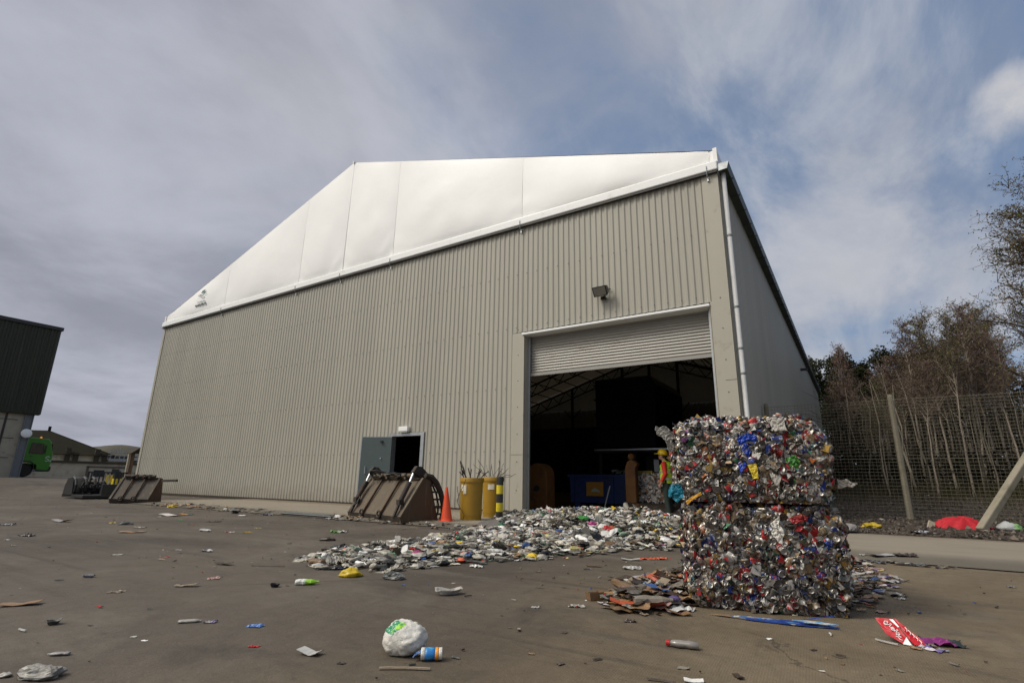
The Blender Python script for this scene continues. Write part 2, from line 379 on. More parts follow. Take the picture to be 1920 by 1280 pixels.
m_hill=simple('grass_hill',(.05,.046,.03),.95,var=.4,vs=.5,dirt=(.09,.065,.04))
m_redcloth=simple('red_fabric',(.40,.005,.012),.7,var=.2,bump=.01,bs=40)
m_clear=NM('clear_plastic_film'); m_clear.base((.7,.7,.66)); m_clear.b.inputs['Roughness'].default_value=.25; m_clear.b.inputs['Alpha'].default_value=.55; m_clear.bump(m_clear.noise(18,5,.6),.02); m_clear=m_clear.m
# ------------------------------------------------------------------ ground
YW=12.0; XL=-28.84; XR=-1.94; ZT=8.09; ZR=13.02; YB=48.1; XM=(XL+XR)/2
def ss(t): t=max(0,min(1,t)); return t*t*(3-2*t)
def gz(x,y): return .6*ss((-x-29.5)/9)
b=MB()
xs=[-400,-200,-120,-80,-60]+[-50+i for i in range(20)]+[-30+i*2 for i in range(1,15)]+[0,10,30,60,120,250,400]
ys=[-250,-100,-50,-20,-8,0,5,7.8,12,20,30,50,80,150,300,600]
b.add([(x,y,gz(x,y)) for y in ys for x in xs],[(j*len(xs)+i,j*len(xs)+i+1,(j+1)*len(xs)+i+1,(j+1)*len(xs)+i) for j in range(len(ys)-1) for i in range(len(xs)-1)])
tag(b.build('ground',m_yard,smooth=True),'worn grey brown concrete yard covered with scattered litter',None,None,'structure')
# raised pale concrete apron along the front of the shed and the verge
b=MB()
def apz(y): return .012+.035*ss((y-7.6)/.35)
ysa=[7.55,7.7,7.8,7.95,8.4,9.2,10.2,11.2,YW-.02]
xa=[-29+i*.9 for i in range(0,45)]
def ed(x,y): return y+(.05*mn.noise((x*1.7,3.1,0)) if y<7.9 else 0)
xa=[x for x in xa if -19.6<x<9.5]
b.add([(x,ed(x,y),apz(y)) for y in ysa for x in xa],[(j*len(xa)+i,j*len(xa)+i+1,(j+1)*len(xa)+i+1,(j+1)*len(xa)+i) for j in range(len(ysa)-1) for i in range(len(xa)-1)])
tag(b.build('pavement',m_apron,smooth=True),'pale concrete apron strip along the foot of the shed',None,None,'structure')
# drain grate let into the edge of the apron
t=thing('drain_grate','long steel drain grate let into the edge of the pale apron','drain',(-10.2,7.78,.03))
b=MB(); b.box(-.85,.85,-.16,.16,-.005,.008); b.build('channel',m_black,t)
b=MB()
for i in range(34): x=-.83+i*.05; b.box(x,x+.022,-.15,.15,.009,.022)
b.box(-.86,.86,-.17,-.15,.009,.024); b.box(-.86,.86,.15,.17,.009,.024)
b.build('grating',m_galvd,t)
# dirt verge and woodland floor to the right of the shed
def dz(x,y):
    h=.07+.09*ss((y-11.3)/3.5)+.42*ss((y-15)/11)
    return h+.05*mn.noise((x*.9,y*.9,0))*ss((y-11.3)/1.5)+.02*mn.noise((x*4,y*4,3))
b=MB()
xs=[XR+.02+i*.22 for i in range(52)]+[10+i*4 for i in range(1,14)]
ys=[11.38+i*.16 for i in range(40)]+[18+i*1.2 for i in range(40)]+[70,90,130,200]
def edge(x,y): return y+.10*mn.noise((x*1.9,0,7)) if y<11.7 else y
b.add([(x,edge(x,y),dz(x,y) if y>11.4 else .052) for y in ys for x in xs],[(j*len(xs)+i,j*len(xs)+i+1,(j+1)*len(xs)+i+1,(j+1)*len(xs)+i) for j in range(len(ys)-1) for i in range(len(xs)-1)])
tag(b.build('dirt_verge',m_dirt,smooth=True),'dark stony dirt beside the shed reaching under the trees',None,None,'structure')
rng=random.Random(5)
b=MB()
for k in range(5200):
    x=XR+.1+rng.random()**1.1*9; y=11.42+rng.random()**1.7*11
    s=rng.uniform(.012,.045)*(1 if rng.random()<.93 else 1.6); z=dz(x,y)
    T=Matrix.Translation((x,y,z+s*.2))@Euler((rng.uniform(0,6),rng.uniform(0,6),rng.uniform(0,6))).to_matrix().to_4x4()@Matrix.Diagonal((s,s*rng.uniform(.6,1),s*rng.uniform(.4,.8),1))
    g=rng.choice([.03,.045,.06,.08,.13]); col=(g*1.15,g*.95,g*.78,0)
    vs=[T@Vector(p) for p in ((1,0,0),(-1,0,0),(0,1,0),(0,-1,0),(0,0,1),(0,0,-1))]
    b.add(vs,[(0,2,4),(2,1,4),(1,3,4),(3,0,4),(2,0,5),(1,2,5),(3,1,5),(0,3,5)],col)
tag(b.build('loose_stones',m_leaf),'loose stones and clods strewn over the dirt verge','stones',None,'stuff')

# hill far behind on the left
b=MB()
def hill(u,v):
    x=-150-u*60; y=48+v*46; d=((u-.5)/.5)**2+((v-.5)/.5)**2
    return (x,y,.2+9.3*max(0,1-d)**.8*(1+.25*mn.noise((x*.08,y*.08,0))))
b.grid(hill,30,30)
tag(b.build('hill',m_hill,smooth=True),'low grassy mound far behind the yard',None,None,'structure')

# ------------------------------------------------------------------ the big shed
org=(XM,YW,0)
shed=thing('recycling_shed','huge sand coloured ribbed metal shed with a white membrane gable','building',org)
def clad(b,axis,a0,a1,base,out,z0,z1,openings=(),pitch=.165,dep=.022,mi=0):
    """trapezoid ribbed sheet; axis 'x' or 'y'; 'out' is +1/-1 direction of the ribs"""
    n=int(round((a1-a0)/pitch)); p=(a1-a0)/n
    prof=[(0,0),(.34,0),(.52,1),(.82,1),(1,0)]
    pts=[]
    for i in range(n):
        for q,h in prof[:-1]: pts.append((a0+(i+q)*p,base+out*h*dep))
    pts.append((a1,base))
    for (a,o),(c,o2) in zip(pts,pts[1:]):
        m=(a+c)/2; zs=[(z0,z1)]
        for oa,ob,za,zb in openings:
            if oa<m<ob: zs=[s for s in ((z0,za),(zb,z1)) if s[1]-s[0]>.01]
        for s0,s1 in zs:
            if axis=='x': b.quad((a,o,s0),(c,o2,s0),(c,o2,s1),(a,o,s1),mi)
            else: b.quad((o,a,s0),(o2,c,s0),(o2,c,s1),(o,a,s1),mi)
DX0,DX1,DZ=-7.335,-2.40,4.746         # roller door opening
MX0,MX1,MZ=-12.13,-10.93,2.10         # personnel door opening (raised sill)
MS=.0
b=MB()
clad(b,'x',XL+.02,-7.72,YW,-1,.09,ZT,[(MX0-.1,MX1+.1,-1,MZ+.12)])
clad(b,'x',-7.72,-2.32,YW,-1,DZ+.11,ZT)
# flat corner piece, jambs
b.box(-2.32,XR,YW-.034,YW+.02,DZ+.11,ZT,1); b.box(-2.36,XR,YW-.036,YW+.02,.0,DZ+.11,1)
b.box(-7.72,-7.335,YW-.036,YW+.02,0,DZ+.09,1)
b.box(XL-.02,XL+.16,YW-.04,YW+.02,.05,ZT,1)
b.box(XL+.16,MX0-.1,YW-.02,YW+.0,0,.10,2); b.box(MX1+.1,-7.72,YW-.02,YW+.0,0,.10,2)
# sheet joints and fixing screws
for zj in (1.42,3.02): b.box(-2.17,XR+.001,YW-.0385,YW-.034,zj,zj+.008,2)
b.box(-7.72,-7.336,YW-.0385,YW-.034,1.5,1.508,2)
for i in range(7):
    z=.5+i*.72+.1
    for xx in (-2.13,-7.52): b.lathe([(.013,0),(.013,.006)],n=8,mi=2,T=Matrix.Translation((xx,YW-.036,z))@Matrix.Rotation(PI/2,4,'X'))
pit=(-7.72-(XL+.02))/round((-7.72-XL-.02)/.165)
for zr in (1.6,3.3,5.0,6.6):
    k=0; x=XL+.02+pit*.71
    while x<-2.4:
        inm=(MX0-.1<x<MX1+.1 and zr<MZ+.1) or (x>-7.73 and zr<DZ+.1)
        if not inm and k%2==0: b.box(x-.009,x+.009,YW-.038,YW-.030,zr-.009,zr+.009,2)
        x+=pit; k+=1
front=b.build('wall',[m_clad,m_flash,m_steel],shed,org=org)
# jamb returns, header and shutter
for xx in (DX0-.02,DX1):
    b=MB(); b.box(xx,xx+.02,YW+.02,YW+.30,0,DZ+.02,0); b.build('door_reveal',m_flash,shed,org=org)
b=MB(); b.box(DX0-.06,DX1+.03,YW-.075,YW+.02,DZ+.012,DZ+.068); b.box(DX0-.06,DX1+.03,YW-.012,YW+.30,DZ,DZ+.012)
bevel(b.build('door_header',m_white,shed,org=org),.006)
rd=MB()
def slatprof(n,z0,pitch):
    P=[]
    for i in range(n):
        for q,h in ((0,0),(.18,.012),(.45,.021),(.72,.015),(.86,.003)): P.append((z0+(i+q)*pitch,h))
    return P
ZRo=3.66
P_=slatprof(15,ZRo+.06,.0755); xs_=[DX0+.04,DX1-.04]
vs=[];fs=[]
for z,h in P_: vs+= [(xs_[0],YW+.26-h,z),(xs_[1],YW+.26-h,z)]
for i in range(len(P_)-1): fs.append((2*i,2*i+1,2*i+3,2*i+2))
rd.add(vs,fs)
rd.box(xs_[0],xs_[1],YW+.262,YW+.272,ZRo,4.8)
sh=rd.build('roller_shutter',m_shut,shed,org=org)
b=MB(); b.box(xs_[0],xs_[1],YW+.225,YW+.285,ZRo-.03,ZRo+.055); b.build('bottom_rail',m_shut,sh,org=(0,0,0))
for x0,x1 in ((DX0+.0,DX0+.075),(DX1-.06,DX1-.0)):
    b=MB(); b.box(x0+.001,x1-.001,YW+.17,YW+.21,0,DZ-.002); b.box(x0+.003,x1-.003,YW+.209,YW+.22,0,DZ-.002); b.build('shutter_guide',m_galv,shed,org=org)
# side, far and back walls, inner concrete push wall
b=MB()
clad(b,'y',YW+.0,YB,XR,1,.05,ZT+.1,pitch=.2,dep=.03)
clad(b,'y',YW,YB,XL,-1,.05,ZT+.1,pitch=.2,dep=.03)
clad(b,'x',XL,XR,YB,1,.05,ZT,pitch=.3,dep=.03)
b.box(XR-.0,XR+.036,YB-.12,YB+.0,0,ZT,1)
b.build('side_wall',[m_clad,m_flash],shed,org=org)
b=MB()
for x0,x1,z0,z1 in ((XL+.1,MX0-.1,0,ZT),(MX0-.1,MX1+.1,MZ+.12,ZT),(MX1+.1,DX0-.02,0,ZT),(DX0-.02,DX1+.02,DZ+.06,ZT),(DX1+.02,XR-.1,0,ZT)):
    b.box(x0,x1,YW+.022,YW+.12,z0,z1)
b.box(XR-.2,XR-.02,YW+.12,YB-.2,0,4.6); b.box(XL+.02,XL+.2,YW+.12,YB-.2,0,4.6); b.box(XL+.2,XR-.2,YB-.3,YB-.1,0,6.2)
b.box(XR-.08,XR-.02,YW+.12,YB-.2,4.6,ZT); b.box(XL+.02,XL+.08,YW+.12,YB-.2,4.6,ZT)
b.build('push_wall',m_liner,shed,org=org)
# white membrane gable: pillowed panels between the gable posts
seams=[XL+.06,-23.44,-18.05,XM,-12.78,-7.46,XR-.16]
Z0=8.36
def topz(x): return 8.66+(ZR-8.66)*(1-abs(x-XM)/(XM-XL))
b=MB(); NU,NV=18,22
for si,(a,c) in enumerate(zip(seams,seams[1:])):
    def fab(u,v,a=a,c=c,si=si):
        x=a+(c-a)*u; zt=topz(x); z=Z0-.03+(zt-Z0+.03)*v
        hgt=min(1,(zt-Z0)/2.2+.25)
        pill=(math.sin(PI*u)**.75 if 0<u<1 else 0)*math.sin(PI*min(1,max(0,v))**.62)**.8 if 0<v<1 else 0
        dpt=.11*hgt*pill
        dpt+=.035*mn.noise((x*1.4,z*.9,si*3.3))*pill
        # folds that gather towards the lower tie points
        e=min(u,1-u)*(c-a); dpt+=.03*math.exp(-((e/.5)**2))*math.sin(z*7+e*9)*math.exp(-((z-Z0)/.8)**2)*(1 if 0<u<1 else 0)
        return (x,YW-.03-dpt,z)
    b.grid(fab,NU,NV)
# corner gather on the right and flat end strips
b.quad((XR-.16,YW-.03,Z0-.03),(XR+.02,YW-.03,Z0-.03),(XR+.02,YW-.03,8.70),(XR-.16,YW-.03,topz(XR-.16)-.02))
b.quad((XL-.02,YW-.03,Z0-.03),(XL+.06,YW-.03,Z0-.03),(XL+.06,YW-.03,topz(XL+.06)),(XL-.02,YW-.03,8.62))
b.build('gable_membrane',m_fab,shed,smooth=True,org=org)
# welded seams in the membrane
for x in seams[1:-1]+[XR-.16]:
    b=MB(); rr=.005 if x!=XM else .014
    b.tube([(x,YW-.032,Z0),(x,YW-.034,(Z0+topz(x))/2),(x,YW-.032,topz(x)-.02)],rr,6); b.build('membrane_seam',m_fab,shed,smooth=True,org=org)
b=MB(); b.box(XL-.06,XR+.03,YW-.15,YW-.0,ZT+.02,ZT+.26); bevel(b.build('gable_trim',m_white,shed,org=org),.03,3)
b=MB(); b.box(XL,XR,YW-.12,YW-.035,ZT-.03,ZT+.018); b.build('trim_shadow_strip',m_blackp,shed,org=org)  # black strip added as the shadow under the gable trim
for x in (-23.44,-18.05,-15.39,-12.78,-7.46,-2.16):
    b=MB(); b.tube([(x,YW-.16,ZT+.16),(x,YW-.165,ZT+.0),(x,YW-.13,ZT-.10),(x,YW-.06,ZT-.14)],.010,6); b.box(x-.018,x+.018,YW-.075,YW-.03,ZT-.20,ZT-.11)
    b.build('tie_bracket',m_galv,shed,org=org)
# roof membrane in two slopes, rib lines across it
b=MB()
for s in (-1,1):
    xe=XR+.03 if s>0 else XL-.03
    def rf(u,v,s=s,xe=xe):
        x=xe+(XM-xe)*u; y=YW-.025+(YB-YW+.07)*v
        sag=.12*abs(math.sin(PI*v*7)); return (x,y,8.68+(ZR-8.68)*u-sag*math.sin(PI*u))
    b.grid(rf,10,70)
    b.quad((xe,YW-.05,ZT+.10),(xe,YB+.05,ZT+.10),(xe,YB+.05,8.70),(xe,YW-.05,8.70))
b.quad((XL,YB-.05,ZT-.1),(XR,YB-.05,ZT-.1),(XR,YB-.05,8.66),(XL,YB-.05,8.66)); b.add([(XL,YB-.05,8.66),(XR,YB-.05,8.66),(XM,YB-.05,ZR)],[(0,1,2)])
b.build('roof_membrane',m_fab,shed,smooth=False,org=org)
b=MB()
for s in (1,-1):
    xe=XR+.03 if s>0 else XL-.03
b.box(XR-.06,XR+.035,YW-.07,YW-.035,ZT+.26,8.74); b.build('roof_edge_trim',m_fab,shed,smooth=False,org=org)
b=MB(); b.box(XL-.04,XL+.05,YW-.07,YW-.035,ZT+.26,8.70); b.build('roof_edge_trim',m_fab,shed,smooth=False,org=org)
b=MB(); b.tube([(XM,YW-.08,ZR),(XM,YW+.25,ZR+.06)],.05,8); b.build('ridge_cap',m_fab,shed,smooth=False,org=org)
# gutter and downpipes
m_gut=simple('gutter_steel',(.07,.085,.075),.5,.2)
for xo,s in ((XR+.035,1),(XL-.035,-1)):
    b=MB()
    b.prism([(xo,ZT-.02),(xo+s*.20,ZT+.0),(xo+s*.24,ZT+.17),(xo+s*.22,ZT+.17),(xo+s*.185,ZT+.02),(xo,ZT+.01)],'y',YW-.09,YB)
    b.prism([(xo,ZT-.02),(xo+s*.20,ZT+.0),(xo+s*.24,ZT+.17),(xo,ZT+.17)],'y',YW-.10,YW-.085,1)
    y=YW+.4
    while y<YB: b.box(min(xo,xo+s*.23),max(xo,xo+s*.23),y,y+.03,ZT+.172,ZT+.18); b.box(min(xo+s*.0,xo+s*.25),max(xo,xo+s*.25),y,y+.02,ZT-.03,ZT+.0); y+=.9
    b.build('gutter',[m_gut,m_galv],shed,org=org)
def downpipe(x,y):
    b=MB(); b.tube([(x,y,ZT-.02),(x,y,.12),(x,y-.12,.04)],.052,14)
    p=b.build('downpipe',m_galvl,shed,smooth=True,org=org)
    for z in (4.65,3.69,3.13,1.2,6.4):
        q=MB(); q.lathe([(.052,0),(.060,.004),(.060,.045),(.052,.05)],x,y,14,T=Matrix.Translation((0,0,z))); q.build('pipe_collar',m_galvd,p,org=org)
    return p
m_galvl=simple('pale_grey_pipe',(.42,.42,.41),.45,.0,var=.05,dirt=(.25,.24,.2),damt=.3)
downpipe(XR+.115,YW+.02+.05)
downpipe(XL-.12,YW+.1)
# interior frames
b=MB()
for y in (YW+.35,18,24,30,36,42,47.6):
    for x in (XR-.3,XL+.3): b.box(x-.1,x+.1,y-.1,y+.1,0,8.5)
    for s,x in ((1,XR-.3),(-1,XL+.3)):
        b.bar((x,y,8.4),(XM,y,ZR-.35),.12,.14); b.bar((x-s*.3,y,7.5),(XM,y,ZR-1.2),.1,.1)
        for k in range(9):
            t0=k/9; t1=(k+.5)/9
            b.bar((x+(XM-x)*t0,y,8.4+(ZR-.35-8.4)*t0),(x+(XM-x)*t1,y,7.5+(ZR-1.2-7.5)*t1),.06)
            t2=(k+1)/9; b.bar((x+(XM-x)*t1,y,7.5+(ZR-1.2-7.5)*t1),(x+(XM-x)*t2,y,8.4+(ZR-.35-8.4)*t2),.06)
for x in seams[1:-1]: b.box(x-.1,x+.1,YB-.5,YB-.3,0,topz(x)-.3); b.bar((x,YB-.4,7.0),(x-.9,YB-.4,8.0),.08); b.bar((x,YB-.4,7.0),(x+.9,YB-.4,8.0),.08)
for k in range(1,9):
    for s,x in ((1,XR),(-1,XL)):
        xx=x+(XM-x)*k/9; zz_=8.45+(ZR-8.6)*k/9; b.bar((xx,YW+.3,zz_-.1),(xx,YB-.3,zz_-.1),.07)
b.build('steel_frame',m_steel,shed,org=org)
# maker's mark printed on the membrane (small, unreadable at this distance apart from its green leaf)
b=MB()
def onfab(x,z): return (x,YW-.15,z)
b2=MB()
lx,lz=-25.35,9.36
b2.add([onfab(lx-.17,lz-.03),onfab(lx-.02,lz+.07),onfab(lx+.22,lz+.10),onfab(lx+.16,lz-.02),onfab(lx-.02,lz-.06)],[(0,1,2,3,4)])
b2.build('maker_emblem',simple('emblem_green',(.02,.16,.13),.5),shed,org=org)
tx=bpy.data.curves.new('maker_text','FONT')
def text(body,name,loc,size,mat,parent,rot=(PI/2,0,0),extr=.002,align='CENTER'):
    cu=bpy.data.curves.new(name,'FONT'); cu.body=body; cu.size=size; cu.extrude=extr; cu.align_x=align; cu.align_y='CENTER'; cu.resolution_u=3
    o=bpy.data.objects.new(name,cu); cu.materials.append(mat); C.objects.link(o); o.parent=parent
    o.location=loc; o.rotation_euler=rot; return o
m_ink=simple('grey_ink',(.16,.18,.19),.6); m_inkp=simple('pale_ink',(.42,.45,.46),.6)
b=MB(); rg=random.Random(8)
def strokes(b,x0,x1,z,h,den):
    x=x0
    while x<x1:
        ww=rg.uniform(.4,.9)*h; y=YW-.15
        if rg.random()<.85:
            for q in range(rg.choice([2,3])):
                xa=x+ww*q/2.5; b.box(xa,xa+h*.16,y-.003,y,z,z+h*rg.uniform(.6,1),0)
            b.box(x,x+ww*.8,y-.003,y,z+h*rg.choice([0,.45,.85]),z+h*rg.choice([.14,.6,1]),0)
        x+=ww+h*.22
strokes(b,lx-.42,lx+.35,9.18,.085,1); strokes(b,lx-.05,lx+.3,9.04,.05,1); strokes(b,lx-.35,lx+.3,8.86,.05,1)
b.build('maker_lettering',m_inkp,shed,org=org)
b=MB(); strokes(b,lx-.5,lx+.42,8.68,.10,1); strokes(b,lx-.48,lx+.40,8.685,.09,1); b.build('maker_lettering',m_ink,shed,org=org)

# ------------------------------------------------------------------ personnel door (part of the shed), leaf opened outwards
b=MB(); fx0,fx1=MX0-.08,MX1+.08
b.box(fx0,MX0,YW-.05,YW+.14,0,MZ+.1); b.box(MX1,fx1,YW-.05,YW+.14,0,MZ+.1); b.box(fx0,fx1,YW-.052,YW+.142,MZ+.02,MZ+.11); b.box(fx1,fx1+.05,YW-.06,YW-.0,0,MZ+.12)
dfr=b.build('door_frame',m_galv,shed,org=org)
# sill-and-closer details
b=MB(); b.box(MX0,MX1,YW-.04,YW+.13,0,.06); b.build('door_sill',m_galvd,shed,org=org)
# leaf hinged at MX0, swung out past 90 degrees towards the camera's left
ang=R(180-22)
T=Matrix.Translation((MX0,YW-.05,0))@Matrix.Rotation(-ang,4,'Z')
lw=1.02
b=MB(); b.box(0,lw,-.045,0,.08,MZ,0,T)
leaf=b.build('door',m_door,shed,org=org)
b=MB(); b.box(lw-.03,lw+.002,-.048,.003,.078,MZ+.002,0,T); b.box(0,lw-.03,-.048,.003,MZ-.0,MZ+.01,0,T)
b.build('door_edge',m_galv,leaf,org=(0,0,0))
b=MB(); b.tube([T@Vector((lw-.22,.0,1.2)),T@Vector((lw-.22,.035,1.2)),T@Vector((lw-.22,.035,.98)),T@Vector((lw-.22,0,.98))],.012,6)
b.build('door_handle',[m_chrome,m_blackp],leaf,org=(0,0,0))
b=MB(); b.tube([T@Vector((.32,.0,1.45)),T@Vector((.32,.03,1.45))],.02,8); b.build('keyhole',m_chrome,leaf,org=(0,0,0))
b=MB(); b.box(.28,.36,.0,.05,1.93,1.99,0,T); b.build('door_closer',m_blackp,leaf,org=(0,0,0))
b=MB(); b.box(.22,.80,.0,.006,.52,.60,0,T); sg=b.build('safety_sign',simple('sign_green',(.0,.16,.10),.5),leaf,org=(0,0,0))
b=MB(); rg=random.Random(3)
x=.27
while x<.75:
    b.box(x,x+.012,.006,.009,.54,.58,0,T); b.box(x,x+.03,.006,.009,rg.choice([.54,.565,.575]),rg.choice([.585,.58]),0,T) if rg.random()<.6 else None; x+=rg.choice([.03,.04,.055])
b.build('sign_lettering',m_white,leaf,org=(0,0,0))
# remove parent offset for pieces that are children of children
for o in leaf.children: o.location=(-org[0],-org[1],0)
for o in sh.children: o.location=(-org[0],-org[1],0)
for o in shed.children:
    if o.name.startswith('downpipe'):
        for q in o.children: q.location=(0,0,0)
# bulkhead lamp over the personnel door
t=thing('bulkhead_lamp','small white rectangular bulkhead lamp above the open personnel door','lamp',(-11.6,YW-.03,2.3))
b=MB(); b.box(-.19,.19,-.12,0,-.045,.10); bevel(b.build('lamp_housing',m_white,t),.015,3)
b=MB(); b.box(-.17,.17,-.105,-.01,-.075,-.045); b.build('diffuser',simple('frosted_diffuser',(.4,.42,.34),.3),t)
# floodlight
t=thing('floodlight','black square floodlight on a bracket above the roller door','floodlight',(-4.95,YW-.03,5.60)); t.scale=(.88,.88,.88)
T=Matrix.Rotation(R(33),4,'X')@Matrix.Rotation(R(5),4,'Z')
b=MB(); b.prism([(-.20,.15),(-.20,-.15),(.02,-.09),(.02,.09)],'x',-.21,.21,0,Matrix.Translation((0,-.16,-.0))@T)
bevel(b.build('lamp_housing',m_blackp,t),.012,2)
b=MB(); b.box(-.175,.175,-.207,-.201,-.12,.12,0,Matrix.Translation((0,-.16,0))@T); b.build('lens',simple('flood_lens',(.24,.235,.20),.25,.2),t)
b=MB(); b.tube([(-.23,-.16,0),(-.23,-.02,.02),(.23,-.02,.02),(.23,-.16,0)],.014,6); b.box(-.06,.06,-.03,0,-.05,.07); b.build('bracket',m_blackp,t)
b=MB(); b.box(-.07,.07,-.06,.02,-.26,-.17); b.build('junction_box',m_blackp,t)
# small camera under the side eave
t=thing('security_camera','tiny dark box camera fixed under the side gutter of the shed','camera',(XR+.06,YW+19.5,6.9))
b=MB(); b.box(0,.30,-.1,.1,-.05,.07); bevel(b.build('housing',m_blackp,t),.01)
b=MB(); b.tube([(-.03,0,.02),(.05,0,.02)],.05,8); b.build('mount',m_galvd,t)
# ------------------------------------------------------------------ things along the shed front
def loader_bucket(name,label,org,rz,W,Dp,H,arm,mats,group=None):
    """rusty bucket resting on its mouth: x runs along the back plate (to the left seen from the camera), y into depth"""
    t=thing(name,label,'loader bucket',org,rz,group)
    mb,ms,md=mats
    # shell: folded plate
    b=MB()
    prof=[(0.0,.07),(.02,.02),(.06,.0)]
    outer=[(-.02,.10),(.46,H),(.60,H-.03),(Dp,.03)]
    inner=[(.03,.10),(.48,H-.05),(.57,H-.07),(Dp-.03,.0)]
    poly=outer+inner[::-1]
    b.prism(poly,'x',-W,0)
    b.build('shell',mb,t)
    b=MB(); b.prism([(-.05,.13),(-.02,.02),(.05,0),(.05,.10)],'x',-W-.01,.01); b.box(-W,0,Dp-.16,Dp+.02,0,.035)
    b.build('cutting_edge',md,t)
    for x in (0,-W):
        b=MB(); b.prism([(-.03,.02),(-.02,.11),(.45,H+.01),(.61,H-.02),(Dp+.01,.02),(Dp-.05,0),(.1,0)],'x',x-.02,x+.02)
        bevel(b.build('end_plate',ms,t),.006,1)
        b=MB(); b.bar((x,-.035,.12),(x,.445,H+.0),.06,.03); b.build('edge_strip',mb,t)
    # ribs up the back plate and lifting eyes
    d=Vector((0,.48,H-.1)).normalized(); nrm=Vector((0,-d.z,d.y))
    def onb(s,off=0): return Vector((0,-.02,.10))+Vector((0,.48,H-.10))*s+nrm*off
    for i,f in enumerate((.36,.70)):
        b=MB(); x=-W*f; p0=onb(.0,.03); p1=onb(.93,.05)
        b.bar((x,p0.y,p0.z),(x,p1.y,p1.z),.028,.045); b.build('rib',ms,t)
        b=MB(); c=onb(.02,.05)
        b.tube([(x+.06*math.cos(a),c.y-.01,c.z+.06*math.sin(a)) for a in [k*PI/6 for k in range(13)]],.02,6); b.build('lifting_eye',md,t)
        b=MB(); c=onb(.92,.05); b.tube([(x-.05,c.y,c.z),(x-.02,c.y-.06,c.z+.05),(x+.06,c.y-.03,c.z+.08)],.028,6); b.build('hook',md,t)
    # top beam
    b=MB(); b.tube([(-W*.93,.40,H+.05),(-W*.1,.40,H+.05)],.045,10); b.box(-W*.95,-W*.05,.40,.58,H-.02,H+.015)
    for x in (-W*.6,-W*.4,-W*.25): b.box(x-.03,x+.03,.34,.48,H-.02,H+.10)
    b.build('top_beam',mb,t)
    if arm:
        # hydraulic cylinders on both ends of the back plate
        for x in (-W*.09,-W*.93):
            b=MB(); a=onb(.33,.09); c=onb(.80,.13); b.tube([(x,a.y,a.z),(x,c.y,c.z)],.05,10); b.box(x-.06,x+.06,a.y-.05,a.y+.05,a.z-.06,a.z+.04)
            cy=b.build('hydraulic_cylinder',md,t)
            b=MB(); e=onb(1.10,.17); b.tube([(x,c.y,c.z),(x-.01,e.y,e.z)],.022,8); b.build('piston_rod',m_chrome,cy)
            b=MB(); b.prism([(e.y-.07,e.z-.05),(e.y+.02,e.z+.07),(e.y+.13,e.z+.06),(e.y+.32,e.z-.1),(e.y+.2,e.z-.2)],'x',x-.05,x+.05); b.build('linkage_plate',md,t)
            b=MB(); b.bar((x,onb(0,.04).y,onb(0,.04).z),(x,a.y,a.z),.05,.04); b.build('rib',md,t)
        # clamp jaw folded over the mouth: curved cheeks joined by tines
        rg=random.Random(4)
        arc=[(.48,H+.06),(.62,H+.03),(.76,H-.09),(.88,H-.28),(.95,H-.50),(.95,H-.66),(.90,.06)]
        for x in (0.02,-W-.02):
            b=MB(); b.tube([(x,p[0],p[1]) for p in arc],[.05,.06,.06,.055,.05,.045,.03],6); b.build('clamp_jaw',md,t)
        for z in (.16,.30,.44,.58,.70):
            ye=.60+(Dp-.60)*(H-.03-z)/(H-.06); yo=[p for p in arc if p[1]<=z] 
            # outer y on the arc by interpolation
            for p,q in zip(arc,arc[1:]):
                if q[1]<=z<=p[1]: yo=p[0]+(q[0]-p[0])*(p[1]-z)/(p[1]-q[1]); break
            for x in (.02,-W-.02): b=MB(); b.box(x-.02,x+.02,ye-.02,yo,z-.018,z+.018); b.build('jaw_rung',md,t)
        b=MB()
        for k in range(7):
            x=-W*(k+.5)/7; b.tube([(x,p[0],p[1]) for p in arc],.02,5)
        b.build('tine',md,t)
        b=MB()
        for k in range(5):
            x0=-W*rg.uniform(.45,.9); x1=x0+W*rg.uniform(.1,.35); h=rg.uniform(.02,.12)
            b.tube([(x0+(x1-x0)*q/8,.30+.15*math.sin(q*.7+k),H+.04+h*math.sin(PI*q/8)+rg.uniform(-.01,.01)) for q in range(9)],.017,6)
        b.tube([(-W*.93+.1*math.sin(q*1.1),-.02+.05*q,.25+.08*q) for q in range(8)],.016,6)
        b.build('hydraulic_hose',m_black,t)
    return t
wd=math.atan2(-.47,2.0)   # the x axis runs from left to right along the back plate
loader_bucket('loader_bucket','big rusty loader bucket with clamp jaw standing beside the orange cone',(-7.37,7.66,.0),wd,2.02,.84,.84,True,(m_rust2,m_rust,m_rustd))
loader_bucket('loader_bucket','smaller brown loader bucket in the distance beside the black grab machine',(-17.9,7.88,0),R(38),1.05,.70,.74,False,(mat_rust('old_brown_steel',(.038,.031,.022),(.072,.058,.042)),mat_rust('reddish_rust',(.035,.018,.012),(.075,.04,.028)),m_rustd))
# iron bar laid over the far bucket
b=MB(); b.bar((0,0,0),(.66,.12,.02),.05,.07); tag(b.build('iron_bar',m_rustd,org=(0,0,0),loc=(-18.05,8.25,.66)),'dark iron bar lying across the top of the far brown bucket','bar')

